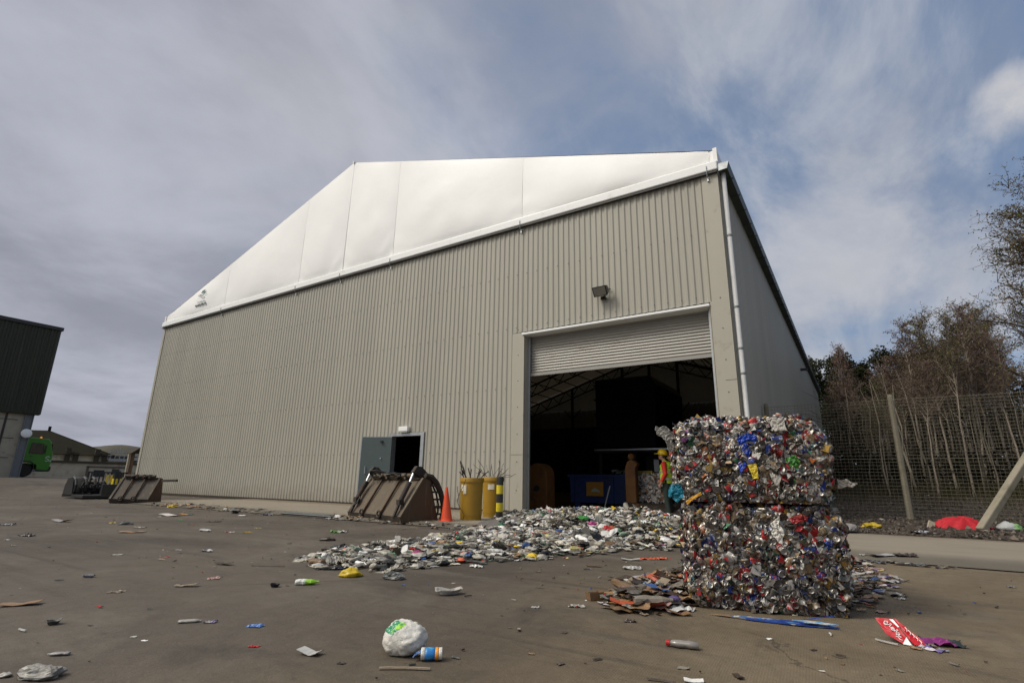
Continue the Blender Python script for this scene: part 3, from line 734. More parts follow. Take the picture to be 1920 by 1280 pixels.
# black grab attachment
t=thing('grab_attachment','black hydraulic grab attachment with curved arms and hoses left of the far bucket','grab',(-23.3,8.4,0))
b=MB(); b.box(-.5,1.3,-.72,.72,.04,.14); b.box(-.45,-.3,-.7,.7,.14,.42); b.box(1.15,1.28,-.2,.72,.1,.5); b.box(-.2,1.1,.28,.7,.14,.40); bevel(b.build('base_frame',m_blackp,t),.015)
for y in (-.72,-.42):
    b=MB(); b.prism([(-.45,.1),(.35,.1),(.25,.62),(.05,.70),(-.25,.66),(-.42,.4)],'y',y,y+.05); b.build('side_plate',m_blackp,t)
rg=random.Random(9)
for k,y in enumerate((-.66,-.36,-.1)):
    b=MB(); b.tube([(.1+.30*math.cos(a),y,.42+.30*math.sin(a)) for a in [(.9-.28*q)*PI/1.2 for q in range(7)]],.045,6); b.build('curved_arm',m_blackp,t)
b=MB()
for k in range(6):
    y0=rg.uniform(-.6,.2); y1=y0+rg.uniform(.2,.5); h=rg.uniform(.1,.3)
    b.tube([(rg.uniform(.0,.1)+.3,y0+(y1-y0)*q/8,.35+h*math.sin(PI*q/8)) for q in range(9)],.02,6)
b.build('hydraulic_hose',m_black,t)
b=MB(); b.tube([(.2,-.3,.35),(.4,.7,.38)],.07,10); b.tube([(-.1,-.3,.55),(-.1,.35,.5)],.05,10); b.build('hydraulic_cylinder',m_blackp,t)
# slatted black grille panel behind with yellow marks
t=thing('grille_panel','black slatted grille panel with yellow stripes behind the grab attachment','grille',(-24.6,9.25,0),R(72))
b=MB(); b.box(-.62,.62,-.02,.02,.40,.46); b.box(-.62,.62,-.02,.02,.88,.93); b.box(-.62,-.56,-.02,.02,0,.93); b.box(.56,.62,-.02,.02,0,.93); b.box(.1,.34,-.03,.03,.9,1.04); b.build('frame',m_blackp,t)
b=MB()
for k in range(9): b.box(-.52+k*.125,-.47+k*.125,-.015,.015,.46,.88)
b.build('slats',m_blackp,t)
b=MB(); m_yp=simple('yellow_stripe',(.7,.5,.02),.5)
for k in (4,5): b.box(-.53+k*.125,-.46+k*.125,.016,.02,.50,.82); b.box(-.53+k*.125,-.46+k*.125,-.02,-.016,.50,.82)
b.build('stripe',m_yp,t)

# bollards
def bollard(label,x,y,h=.915,r=.075,mat=None,grp=None):
    t=thing('bollard',label,'bollard',(x,y,0),0,grp)
    b=MB(); b.lathe([(r,0),(r,h-.012),(r-.012,h),(0.001,h+.002)],n=24,cap=False); b.build('post',mat or m_band,t,smooth=False); return t
bollard('yellow and black banded bollard in front of the second ochre drum',-6.62,9.86)
b=NM('far_bollard_bands'); sp_=b.n('ShaderNodeSeparateXYZ'); b.l(b.tc.outputs['Object'],sp_.inputs[0])
q_=b.math('MULTIPLY',b.math('GREATER_THAN',sp_.outputs[2],.42),b.math('LESS_THAN',sp_.outputs[2],.68)); b.base(b.mix(q_,(.02,.02,.02),(.75,.6,.02))); b.b.inputs['Roughness'].default_value=.5
bollard('black bollard with one yellow band between the grille panel and the far bucket',-25.0,9.75,.93,.20,b.m)

# cone
t=thing('traffic_cone','faded orange traffic cone between the rusty bucket and the drums','traffic cone',(-6.86,8.38,.03),R(12))
b=MB(); b.prism([(-.12,-.135),(.12,-.135),(.135,-.12),(.135,.12),(.12,.135),(-.12,.135),(-.135,.12),(-.135,-.12)],'z',0,.025); b.build('base',m_cone,t)
b=MB(); b.lathe([(.118,.025),(.108,.06),(.026,.63),(.024,.65),(.015,.655)],n=28,T=Euler((R(1.5),R(-2),0)).to_matrix().to_4x4(),cap=True); b.build('cone_body',m_cone,t,smooth=False)

# ochre drums with wire and rods
def drum(label,x,y,h,r,tilt,seed,np_):
    t=thing('drum',label,'drum',(x,y,.03),seed,'ochre drums at the shed wall')
    b=MB(); P=[(r*.90,0),(r*.905,.02),(r*.94,h*.45),(r*.985,h-.09),(r*1.04,h-.088),(r*1.05,h-.01),(r*1.03,h),(r*.98,h),(r*.97,h-.05),(r*.93,.1),(.001,.1)]
    b.lathe([(.001,0)]+P,n=40,cap=False); o=b.build('drum_body',m_yel,t,smooth=True)
    m=o.modifiers.new('edge','EDGE_SPLIT'); m.split_angle=R(35)
    rg=random.Random(seed)
    # torn paper label wrapped on the side
    b=MB()
    for (aa,w,z0,z1) in np_:
        pts=[]
        for k in range(7):
            a=aa+w*(k/6-.5); rr=r*(.985)+.004
            pts.append((rr*math.cos(a),rr*math.sin(a),z0+rg.uniform(-.008,.008),z1+rg.uniform(-.012,.012)))
        for p,q in zip(pts,pts[1:]): b.quad((p[0],p[1],p[2]),(q[0],q[1],q[2]),(q[0],q[1],q[3]),(p[0],p[1],p[3]))
    b.build('torn_label',m_paper,t); return t
def camang(x,y): return math.atan2(-y,-x)
a1=camang(-6.75,9.05)
d1=drum('nearer ochre plastic drum full of dark rods with a torn pale label',-6.78,9.05,.84,.238,0,0,[(a1-.62,.30,.52,.70),(a1-.95,.25,.58,.70)])
a2=camang(-7.0,10.15)
d2=drum('farther ochre plastic drum full of thin wire behind the banded bollard',-7.0,10.15,.87,.238,0,0,[(a2-.2,.62,.60,.72)])
def scrap(name,label,x,y,z,seed,n,hmax,thick,curl,grp=None,cat='scrap rods'):
    rg=random.Random(seed); b=MB()
    for k in range(n):
        a=rg.uniform(0,2*PI); r0=rg.uniform(0,.14); l=rg.uniform(.4,1)*hmax; ln=rg.uniform(0.1,.7)
        p=Vector((r0*math.cos(a),r0*math.sin(a),-.28)); d=Vector((math.cos(a)*ln,math.sin(a)*ln,1)).normalized(); pts=[p.copy()]
        for q in range(10):
            d=(d+Vector((rg.uniform(-1,1),rg.uniform(-1,1),rg.uniform(-.7,.5)))*curl).normalized(); p=p+d*(l+.28)/10; 
            rad=math.hypot(p.x,p.y)
            if p.z<0.0 and rad>.17: p.x*=.17/rad; p.y*=.17/rad
            pts.append(p.copy())
        b.tube(pts,rg.uniform(.5,1)*thick,5)
    return tag(b.build(name,m_rustd,org=(0,0,0),loc=(x,y,z)),label,cat,grp)
scrap('scrap_rods','bent dark scrap rods sticking out of the nearer ochre drum',-6.78,9.05,.87,3,14,.42,.013,.16)
scrap('wire_tangle','thin curling wire sticking out of the farther ochre drum',-7.0,10.15,.90,5,22,.55,.006,.42,cat='wire')
# thin wire hanging between cone and drum
rg=random.Random(2); b=MB()
b.tube([(0,0,0),(.03,.0,.10),(-.06,0,.22),(-.16,.02,.33),(-.13,0,.47),(-.17,0,.60),(-.19,.02,.66)],.006,5); b.tube([(-.17,0,.36),(-.10,.01,.55),(-.02,0,.66),(.04,0,.8)],.005,5)
tag(b.build('wire_offcut',m_rustd,org=(0,0,0),loc=(-6.75,8.75,.04)),'thin dark wire offcut leaning up between the cone and the nearer drum','wire')

# ------------------------------------------------------------------ inside the shed
t=thing('hopper','huge dark blue sorting hopper on legs deep inside the shed','hopper',(-8.2,24,0))
b=MB(); b.prism([(-1.45,2.35),(1.2,2.35),(1.35,5.0),(1.1,5.4),(-1.45,5.4)],'y',-2,2.2); bevel(b.build('hopper_body',m_blue,t),.03)
for x in (-1.3,1.0):
    for y in (-1.8,2):
        b=MB(); b.box(x-.1,x+.1,y-.1,y+.1,0,2.35); b.build('leg',m_blue,t)
b=MB()
for k in range(5): b.box(-1.5,1.25,-2.06,-1.99,2.5+k*.65,2.56+k*.65)
b.build('stiffener',m_blue,t)
t=thing('walkway','raised walkway with a thin pale handrail in front of the hopper','walkway',(-6.1,17,0))
b=MB(); b.box(-1.3,1.35,-.3,.4,1.82,1.90)
for x in (-1.2,0,1.25): b.box(x-.05,x+.05,-.05,.05,0,1.82)
b.build('platform',m_liner,t)
b=MB(); b.box(-1.3,1.35,-.34,-.30,1.88,1.925); b.build('edge_rail',m_galv,t)
t=thing('skip','blue steel skip with an orange panel on its side inside the doorway','skip',(-7.2,17.0,0))
b=MB(); b.prism([(-1.0,.2),(1.0,.2),(1.05,1.08),(-1.05,1.08)],'y',-.5,1.0); b.box(-1.1,1.1,-.56,1.06,1.02,1.10)
for x in (-.9,-.1,.5,.95): b.box(x-.03,x+.03,-.54,-.49,.22,1.02)
for x in (-.8,.8): b.box(x-.1,x+.1,-.4,.9,0,.2)
b.build('skip_body',m_blue2,t)
b=MB(); b.box(-.40,.20,-.58,-.545,.42,.86); pn=b.build('side_panel',m_orpan,t)
b=MB(); b.add([(-.22,-.585,.60),(-.1,-.585,.68),(.06,-.585,.60),(.10,-.585,.54),(-.05,-.585,.56),(-.2,-.585,.55)],[(0,1,2,3,4,5)]); b.build('faded_sticker',simple('pale_sticker',(.35,.42,.34),.6),pn)
rg=random.Random(7)
t=thing('guard_post','tall rust orange machine post standing left of the paper bale','post',(-5.5,15.0,0))
b=MB(); b.prism([(-.17,0),(.15,0),(.15,1.25),(.23,1.38),(.17,1.42),(.02,1.50),(-.10,1.44),(-.17,1.25)],'y',-.12,.12); bevel(b.build('post_body',m_orange,t),.03,2)
b=MB(); b.lathe([(.001,1.47),(.08,1.49),(.105,1.57),(.08,1.65),(.001,1.68)],n=12,cap=False); b.build('knob',m_orange,t,smooth=True)
t=thing('machine_guard','orange round topped machine guard with a black smear just inside the left door jamb','guard',(-7.95,14.0,0))
b=MB(); P=[(-.34,0)]+[(-.0+.34*math.cos(a),1.0+.36*math.sin(a)) for a in [PI-k*PI/10 for k in range(11)]]+[(.34,0)]
b.prism(P,'y',-.25,.25); bevel(b.build('guard_body',m_orange,t),.02,2)
b=MB(); P=[(.0+rg.uniform(.7,1.25)*.12*math.cos(a),.64+rg.uniform(.7,1.2)*.10*math.sin(a)) for a in [k*2*PI/14 for k in range(14)]]; b.prism(P,'y',-.256,-.251); b.build('black_smear',m_black,t)
t=thing('control_box','dark cabinet with a pale notice standing behind the paper bale','cabinet',(-5.6,17.8,0))
b=MB(); b.box(-.35,.35,-.2,.3,0,1.75); bevel(b.build('cabinet',m_liner,t),.01)
b=MB(); b.box(-.07,.10,-.215,-.203,1.22,1.62); b.build('notice',m_white,t)
# yellow drum behind the worker
t=thing('oil_drum','yellow metal drum standing behind the worker in the doorway','drum',(-3.86,15.1,0))
b=MB(); b.lathe([(.001,1.0),(.24,1.0),(.26,1.02),(.26,1.25),(.275,1.27),(.26,1.29),(.26,1.62),(.27,1.64),(.24,1.66),(.001,1.65)],n=28,cap=False); b.build('drum_body',m_yel,t,smooth=False)
b=MB(); b.box(-.4,.4,-.3,.3,0,1.0); b.build('stand',m_liner,t)
# loading plate under the paper bale
t=thing('loading_ramp','dark steel loading ramp under the paper bale inside the doorway','ramp',(-4.8,15.4,0))
b=MB(); b.prism([(-1.5,0),(-.62,.30),(.9,.30),(.9,0)],'x',-.80,1.1); b.build('ramp_plate',m_rustd,t)
b=MB(); b.bar((-.3,-1.9,.02),(-.12,-1.8,.75),.03); tag(b.build('steel_rod',m_galvd,org=(0,0,0),loc=(-5.9,16.4,0)),'thin pale rod leaning against the blue skip','rod')
# paper bale
b=MB(); rg=random.Random(21)
b.box(-.44,.44,-.36,.36,.03,.78,0,None,(.12,.10,.09,0))
for k in range(900):
    f=rg.choice('fffttlr'); u=rg.uniform(-.47,.47); v=rg.uniform(.02,.80)
    if f=='f': p=Vector((u,-.38+rg.uniform(-.02,.03),v)); n=Vector((0,-1,0))
    elif f=='t': p=Vector((u,rg.uniform(-.38,.38),.79+rg.uniform(-.02,.02))); n=Vector((0,0,1))
    else: p=Vector(((-.46 if f=='l' else .46),rg.uniform(-.38,.38),v)); n=Vector((-1 if f=='l' else 1,0,0))
    q=(n+Vector((rg.uniform(-1,1),rg.uniform(-1,1),rg.uniform(-1,1)))*.8).normalized().to_track_quat('Z','Y').to_matrix().to_4x4()@Matrix.Rotation(rg.uniform(0,6),4,'Z')
    T=Matrix.Translation(p)@q; l=rg.uniform(.03,.09); ww=rg.uniform(.012,.035); c=rg.choice([.75,.65,.55,.7,.45,.3,.12]); col=(c,c*.95,c*.88,0) if rg.random()<.85 else (.35,.2,.1,0)
    b.add([T@Vector(x) for x in ((-l,-ww,0),(0,-ww,.015),(l,-ww,-.01),(l,ww,0),(0,ww,.02),(-l,ww,.01))],[(0,1,4,5),(1,2,3,4)],col)
tag(b.build('paper_bale',m_leaf,org=(0,0,0),loc=(-5.02,15.75,.30)),'bale of shredded white paper behind the worker in the doorway','paper bale')
b=MB(); b.box(-.25,.25,-.14,.14,0,.09); tag(bevel(b.build('yellow_box',simple('dull_yellow',(.35,.26,.03),.6),org=(0,0,0),loc=(-5.3,15.6,1.105)),.01),'dull yellow flat box lying on top of the paper bale','box')
b=MB(); rg=random.Random(5)
for k in range(26):
    T=Matrix.Translation((rg.uniform(-.35,.35),rg.uniform(-.2,.2),rg.uniform(0,.1)))@Euler((rg.uniform(-.6,.6),rg.uniform(-.6,.6),rg.uniform(0,6))).to_matrix().to_4x4()
    c=rg.uniform(.2,.5); b.add([T@Vector(p) for p in ((-.09,-.06,0),(.0,-.05,.03),(.09,-.06,0),(.09,.06,.01),(0,.06,.04),(-.09,.06,0))],[(0,1,4,5),(1,2,3,4)],(c,c,c*.95,0))
tag(b.build('waste_heap',m_leaf,org=(0,0,0),loc=(-6.55,17.0,1.12)),'pale crumpled waste heaped on the blue skip','waste',None,'stuff')
# dark tables and a rail at the right of the doorway
t=thing('window_frame','thin pale rectangular frame on the inner wall right of the hopper','frame',(-7.3,30.0,0))
b=MB(); b.box(-.6,.9,0,.05,4.5,4.56); b.box(-.6,-.55,0,.05,3.7,4.5); b.box(-.6,.9,0,.05,0,.05); b.build('frame_bar',m_galvd,t)

# ------------------------------------------------------------------ worker
def worker():
    t=thing('person','worker in a yellow helmet, lime vest and red sleeves facing left in the doorway','person',(-4.26,14.3,0))
    def rem(o,v=.012):
        m=o.modifiers.new('remesh','REMESH'); m.mode='VOXEL'; m.voxel_size=v; m.use_smooth_shade=True
        s=o.modifiers.new('smooth','SMOOTH'); s.factor=.5; s.iterations=2; return o
    def ell(b,c,r,n=16):
        vs=[];fs=[];k=10
        for i in range(k+1):
            a=PI*i/k
            for j in range(n):
                q=2*PI*j/n; vs.append((c[0]+r[0]*math.sin(a)*math.cos(q),c[1]+r[1]*math.sin(a)*math.sin(q),c[2]-r[2]*math.cos(a)))
        for i in range(k):
            for j in range(n): fs.append((i*n+j,i*n+(j+1)%n,(i+1)*n+(j+1)%n,(i+1)*n+j))
        b.add(vs,fs)
    # faces -X; slight stoop forward (to -X)
    b=MB()
    ell(b,(-.12,0,1.555),(.095,.075,.118)); ell(b,(-.205,0,1.535),(.018,.014,.022)); ell(b,(-.17,0,1.49),(.04,.045,.03))   # head, nose, chin
    ell(b,(-.10,.078,1.55),(.02,.012,.032)); ell(b,(-.10,-.078,1.55),(.02,.012,.032))
    b.tube([(-.05,0,1.34),(-.08,0,1.44),(-.10,0,1.50)],[.065,.058,.055],12)
    b.tube([(-.03,0,.95),(-.02,0,1.1),(-.02,0,1.3),(-.04,0,1.38)],[.13,.13,.15,.09],12)
    hands=[]
    for s,arm in ((-1,[(-.03,-.19,1.34),(.015,-.25,1.08),(-.10,-.25,.86),(-.13,-.24,.80)]),(1,[(-.03,.19,1.34),(-.02,.25,1.08),(-.20,.22,.93),(-.26,.2,.90)])):
        b.tube(arm,[.055,.042,.030,.026],10)
        h=Vector(arm[-1]); d=(h-Vector(arm[-2])).normalized()
        side=Vector((0,1,0)).cross(d).normalized()
        for q in range(5): b.tube([h-d*.01,h+d*.035],.030,8) if q==0 else None
        for q in range(4):
            o=side*(.026-.0175*q); L_=[.062,.07,.066,.052][q]
            p=h+d*.04+o; b.tube([h+o*.8,p,p+d*L_*.5+Vector((0,-s*.006,0)),p+d*L_*.85+Vector((0,-s*.022,0))],[.0105,.0095,.009,.0075],7)
        b.tube([h+side*.028+d*.005,h+side*.052+d*.03,h+side*.055+d*.06],[.012,.011,.009],7)
    for s in (-1,1): b.tube([(-.02,s*.09,.95),(-.02,s*.10,.5),(.02,s*.10,.1),(-.0,s*.10,.06)],[.08,.055,.042,.04],10)
    rem(b.build('body',m_skin,t),.009)
    b=MB()
    for s,arm in ((-1,[(-.03,-.17,1.36),(-.02,-.21,1.30),(.015,-.255,1.08),(-.09,-.25,.88)]),(1,[(-.03,.17,1.36),(-.02,.21,1.30),(-.02,.255,1.08),(-.18,.225,.945)])):
        b.tube(arm,[.07,.072,.060,.048],12)
    b.tube([(-.02,0,.93),(-.015,0,1.1),(-.02,0,1.3),(-.04,0,1.385)],[.16,.155,.155,.10],14); b.tube([(-.03,-.16,1.35),(-.03,.16,1.35)],.065,12)
    rem(b.build('jacket',m_red,t),.012)
    b=MB()
    b.tube([(-.02,0,.84),(-.015,0,1.0),(-.012,0,1.15),(-.02,0,1.31),(-.035,0,1.37)],[.18,.178,.175,.175,.12],16); b.tube([(-.03,-.115,1.375),(-.03,.115,1.375)],.062,12)
    b.v=[((x-.0)*1.0,y*1.12 if abs(y)<.2 else y,z) for x,y,z in b.v]
    v=rem(b.build('hivis_vest',m_hivis,t),.012)
    b=MB()
    for z in (.93,1.12): b.lathe([(.186,z),(.186,z+.045)],-.016,0,24,cap=False,T=Matrix.Diagonal((1,1.1,1,1)))
    b.build('reflective_band',simple('reflective_tape',(.6,.6,.58),.3,.3),v)
    b=MB()
    for s in (-1,1): b.tube([(-.01,s*.085,.98),(-.02,s*.10,.75),(-.025,s*.105,.5),(.02,s*.105,.14),(.02,s*.105,.07)],[.115,.105,.078,.07,.072],12)
    b.tube([(-.01,-.06,.94),(-.01,.06,.94)],.12,12)
    rem(b.build('trousers',m_trou,t),.012)
    for s in (-1,1):
        b=MB(); b.tube([(.05,s*.105,.05),(-.05,s*.105,.05),(-.17,s*.11,.035)],[.052,.052,.035],10); b.tube([(.02,s*.105,.05),(.02,s*.105,.17)],.055,10); b.box(-.2,.1,s*.105-.048,s*.105+.048,0,.025)
        rem(b.build('boot',m_black,t),.01)
    b=MB(); vs=[];n=20
    T=Matrix.Translation((-.105,0,1.59))@Matrix.Rotation(R(8),4,'Y')
    b.lathe([(.118,0),(.122,.02),(.118,.06),(.095,.11),(.055,.138),(.001,.145)],n=n,cap=False,T=T@Matrix.Diagonal((1.12,.95,1,1)))
    b.add([T@Vector(p) for p in [(-.10,-.10,.0),(-.21,-.06,-.012),(-.225,0,-.014),(-.21,.06,-.012),(-.10,.10,0),(-.10,.10,.02),(-.21,.055,.0),(-.22,0,.002),(-.21,-.055,.0),(-.10,-.10,.02)]],[(0,1,2,3,4),(5,6,7,8,9),(0,9,8,1),(1,8,7,2),(2,7,6,3),(3,6,5,4)])
    b.lathe([(.128,-.008),(.132,0),(.124,.012)],n=n,cap=False,T=T@Matrix.Diagonal((1.12,.95,1,1)))
    hat=b.build('safety_helmet',m_hat,t,smooth=True)
    m=hat.modifiers.new('solid','SOLIDIFY'); m.thickness=.004; m=hat.modifiers.new('es','EDGE_SPLIT'); m.split_angle=R(50)
    b=MB(); ell(b,(-.085,0,1.565),(.092,.082,.095)); b.build('hair',simple('brown_hair',(.05,.03,.02),.8),t,smooth=True)
    return t
worker()

# ------------------------------------------------------------------ left: dark green building, lorry, far building
org2=(-44.35,12.2,.55)
bl=thing('green_warehouse','tall dark green clad warehouse over concrete walls at the left edge','building',org2)
b=MB(); clad(b,'y',-14,12.2,-44.35,1,4.55,10.3,pitch=.33,dep=.05)
def _c(bb,x0,x1,y,z0,z1): clad(bb,'x',x0,x1,y,1,z0,z1,pitch=.33,dep=.05)
_c(b,-66,-44.35,12.2,4.55,10.3); b.box(-66,-44.36,-14,12.19,9.0,10.28); b.box(-44.7,-44.36,-14,12.19,4.5,4.58)
b.build('cladding',m_green,bl,org=org2)
b=MB(); b.prism([(-44.2,10.2),(-44.2,10.42),(-55,12.0),(-66,10.42),(-66,10.2)],'y',-14.2,12.3); b.build('roof',simple('black_flashing',(.012,.012,.012),.5),bl,org=org2)
b=MB(); b.box(-44.9,-44.6,-14,11.56,.3,4.56); b.box(-64,-44.9,10.9,11.2,.3,4.5)
b.build('wall',m_conc,bl,org=org2)
b=MB()
for z in (1.75,2.95,4.1): b.box(-44.601,-44.585,-14,11.25,z,z+.04)
for y in (10.6,6,1): b.box(-44.62,-44.58,y,y+.12,.4,4.5)
b.build('wall_joint',m_blackp,bl,org=org2)
m_col=simple('grey_column',(.17,.185,.20),.5)
for y in (11.75,6.0,0):
    b=MB(); b.prism([(-44.75,y-.22),(-44.45,y-.22),(-44.45,y-.19),(-44.58,y-.19),(-44.58,y+.19),(-44.45,y+.19),(-44.45,y+.22),(-44.75,y+.22),(-44.75,y+.19),(-44.62,y+.19),(-44.62,y-.19),(-44.75,y-.19)],'z',.4,4.55)
    b.build('steel_column',m_col,bl,org=org2)
t=thing('convex_mirror','round white disc on the grey column of the dark green warehouse','mirror',(-44.3,11.75,3.3))
b=MB(); Tm=Matrix.Rotation(R(78),4,'Y'); b.lathe([(.001,.06),(.15,.05),(.27,.02),(.29,0),(.27,-.03),(.001,-.04)],n=24,T=Tm,cap=False); b.build('disc',m_white,t,smooth=True)
b=MB(); b.tube([(-.2,0,0),(0,0,0)],.03,8); b.build('arm',m_galvd,t)

# lorry
tr=thing('lorry','bright green lorry cab partly hidden behind the dark green warehouse','lorry',(-48.15,13.15,.60),math.atan2(.99,.13))
# local x = forward (to the right in the photo), local -y faces the camera
b=MB(); P=[(-.75,.95),(-.45,1.12),(.35,1.12),(.62,.85),(.66,.55),(1.30,.50),(1.42,.58),(1.50,1.2),(1.46,1.75),(1.22,2.62),(1.05,2.82),(.2,2.88),(-.35,2.88),(-.75,2.8)]
b.prism(P,'y',0,2.45); bevel(b.build('cab_body',m_truck,tr),.05,3)
b=MB(); b.prism([(.02,1.72),(.86,1.70),(.92,1.80),(.80,2.42),(.72,2.48),(.06,2.48)],'y',-.012,.0); wn=b.build('window',m_glassd,tr)
b=MB(); 
for a_,c_ in zip([(.02,1.72),(.86,1.70),(.80,2.42),(.06,2.48)],[(.86,1.70),(.80,2.42),(.06,2.48),(.02,1.72)]): b.bar((a_[0],-.016,a_[1]),(c_[0],-.016,c_[1]),.02,.04)
b.build('window_frame',m_blackp,wn)
b=MB(); b.box(.04,.98,-.008,-.001,.95,1.66); b.build('door',m_truck,tr)
b=MB(); b.box(.08,.24,-.03,-.009,1.5,1.55); b.build('door_handle',m_blackp,tr)
b=MB(); b.prism([(1.37,1.80),(1.25,2.52),(1.27,2.53),(1.39,1.80)],'y',.12,2.33,0,Matrix.Translation((.075,0,0))); b.build('windscreen',m_glassd,tr)
b=MB(); b.prism([(.66,.42),(1.46,.42),(1.56,.55),(1.56,.78),(1.50,.82),(.70,.62)],'y',.02,2.43); bevel(b.build('bumper',m_blackp,tr),.03)
b=MB(); b.box(1.44,1.57,.12,.5,.62,.76); b.build('headlight',simple('lamp_glass',(.6,.6,.55),.1),tr)
b=MB(); b.prism([(-.52,.5),(-.50,1.02),(-.32,1.18),(.22,1.18),(.46,1.0),(.56,.62),(.50,.62),(.40,.95),(.18,1.08),(-.28,1.08),(-.44,.95),(-.46,.5)],'y',-.03,.4); b.build('wheel_arch',m_blackp,tr)
b=MB(); b.box(.93,.99,-.16,-.05,1.75,2.35); b.bar((.96,-.01,2.3),(.96,-.1,2.32),.03); b.build('mirror',m_blackp,tr)
b=MB(); Tl=Matrix.Translation((1.22,-.004,1.35))
def stroke(b,pts,r=.025):
    b.tube([Tl@Vector((x,-.006,z)) for x,z in pts],r,5)
stroke(b,[(.10,.13),(.0,.18),(-.12,.14),(-.14,.05),(-.04,0),(.06,-.04),(.05,-.13),(-.05,-.17),(-.15,-.13)])
stroke(b,[(.16,-.08),(.11,-.12),(.12,-.19),(.19,-.2),(.21,-.12),(.17,-.08)],.018); stroke(b,[(.21,-.09),(.22,-.21)],.018)
b.build('door_emblem',m_white,tr)
b=MB(); Tw=Matrix.Translation((0,.28,.50))@Matrix.Rotation(PI/2,4,'X'); b.lathe([(.28,-.14),(.44,-.14),(.495,-.10),(.50,0),(.495,.10),(.44,.14),(.28,.14)],n=32,T=Tw); wh=b.build('wheel',m_black,tr,smooth=False)
b=MB(); b.lathe([(.001,.12),(.10,.13),(.12,.09),(.22,.07),(.27,.145),(.29,.145)],n=24,T=Tw,cap=False); b.build('rim',simple('wheel_rim',(.06,.035,.025),.7),wh,smooth=False)
b=MB(); b.lathe([(.07,0),(.07,.10),(.04,.14),(.001,.145)],.35,.9,14,T=Matrix.Translation((.3,0,2.87)),cap=False)
m_beac=bpy.data.materials.new('amber_beacon'); m_beac.use_nodes=True; _p=m_beac.node_tree.nodes['Principled BSDF']; _p.inputs['Base Color'].default_value=(.9,.25,.02,1); _p.inputs['Emission Color'].default_value=(1,.3,.05,1); _p.inputs['Emission Strength'].default_value=.7
b.build('beacon',m_beac,tr)
b=MB(); b.tube([(-.1,.1,2.85),(-.3,.05,3.35)],.012,4); b.build('aerial',m_black,tr)
b=MB(); b.box(-7.5,-.8,.05,2.4,1.0,3.2); bevel(b.build('load_body',m_truck,tr),.04)
b=MB(); b.box(-7.4,.6,.5,1.9,.6,.95); b.build('chassis',m_black,tr)
tr.scale=(.88,.88,.93)

# far range of old farm-like sheds
fo=(-71.0,23.0,.45)
fb=thing('old_works_building','old low building with dark hipped roof and pale panels between dark buttresses','building',fo)
A=Vector((-72.9,15.5,0)); B=Vector((-70.25,26.3,0)); dr=(B-A).normalized(); nb=Vector((-dr.y,dr.x,0))   # nb points away from the camera
LB=(B-A).length
def FT(x,y,z): p=A+dr*x+nb*y; return (p.x,p.y,z)
def fbox(b,x0,x1,y0,y1,z0,z1,mi=0): 
    vs=[FT(x,y,z) for z in (z0,z1) for y in (y0,y1) for x in (x0,x1)]; b.add(vs,[(0,2,3,1),(4,5,7,6),(0,1,5,4),(2,6,7,3),(0,4,6,2),(1,3,7,5)],None,mi)
m_pale=simple('weathered_render',(.50,.46,.36),.9,var=.2,vs=1.5,dirt=(.25,.21,.16),damt=.5,ds=1.2)
m_palep=simple('pale_panel',(.62,.57,.44),.85,var=.12,dirt=(.2,.15,.1),damt=.3)
b=MB(); fbox(b,0,LB,0,8,.3,2.9); b.build('wall',m_palep,fb,org=fo)
m_tim=simple('dark_timber',(.055,.045,.032),.9)
for k,x in enumerate((2.3,4.75,5.35,7.4,8.1,9.9,10.6)):
    b=MB(); fbox(b,x-.22,x+.22,-.35,.01,.3,3.1+(.5 if k%2 else 0)); b.build('buttress',m_tim,fb,org=fo)
b=MB(); e0=2.92; a0,a1=-3,LB+.3; rx=5.6
pts=[FT(a0,-.5,e0),FT(a1,-.5,e0),FT(a1,8.5,e0),FT(a0,8.5,e0),FT(rx,4,5.55),FT(a0,4,5.2)]
b.add(pts,[(0,1,4,5),(1,2,4),(2,3,5,4),(3,0,5),(0,3,2,1)]); b.build('roof',m_roofd,fb,org=fo)
b=MB(); p=FT(rx,4,5.5); b.tube([p,(p[0],p[1],6.0)],.14,8); b.tube([p,FT(a1,-.5,e0+.02)],.06,5); b.build('roof_vent',m_roofd,fb,org=fo)
lw_=thing('low_block_wall','long low rendered block building with small dark windows before the old works','building',(-68,23,.45))
lo=(-68,23,.45)
b=MB(); fbox(b,.5,14.2,-2.6,-2.2,.3,2.0); b.build('wall',m_pale,lw_,org=lo)
b=MB(); fbox(b,.3,14.4,-2.75,-2.05,2.0,2.22); b.build('coping',simple('mossy_coping',(.06,.052,.035),.95),lw_,org=lo)
b=MB()
for x,z,w2 in ((10.1,1.0,.45),(11.6,.95,.42),(13.7,.85,.42)): fbox(b,x-w2,x+w2,-2.65,-2.58,z-.3,z+.35)
b.build('window',m_black,lw_,org=lo)
b=MB(); fbox(b,9.0,9.2,-2.68,-2.6,.4,1.75); fbox(b,12.4,12.6,-2.68,-2.6,.4,1.75); fbox(b,9.0,12.6,-2.68,-2.6,1.6,1.75); b.build('window_surround',simple('brown_surround',(.13,.1,.08),.8),lw_,org=lo)
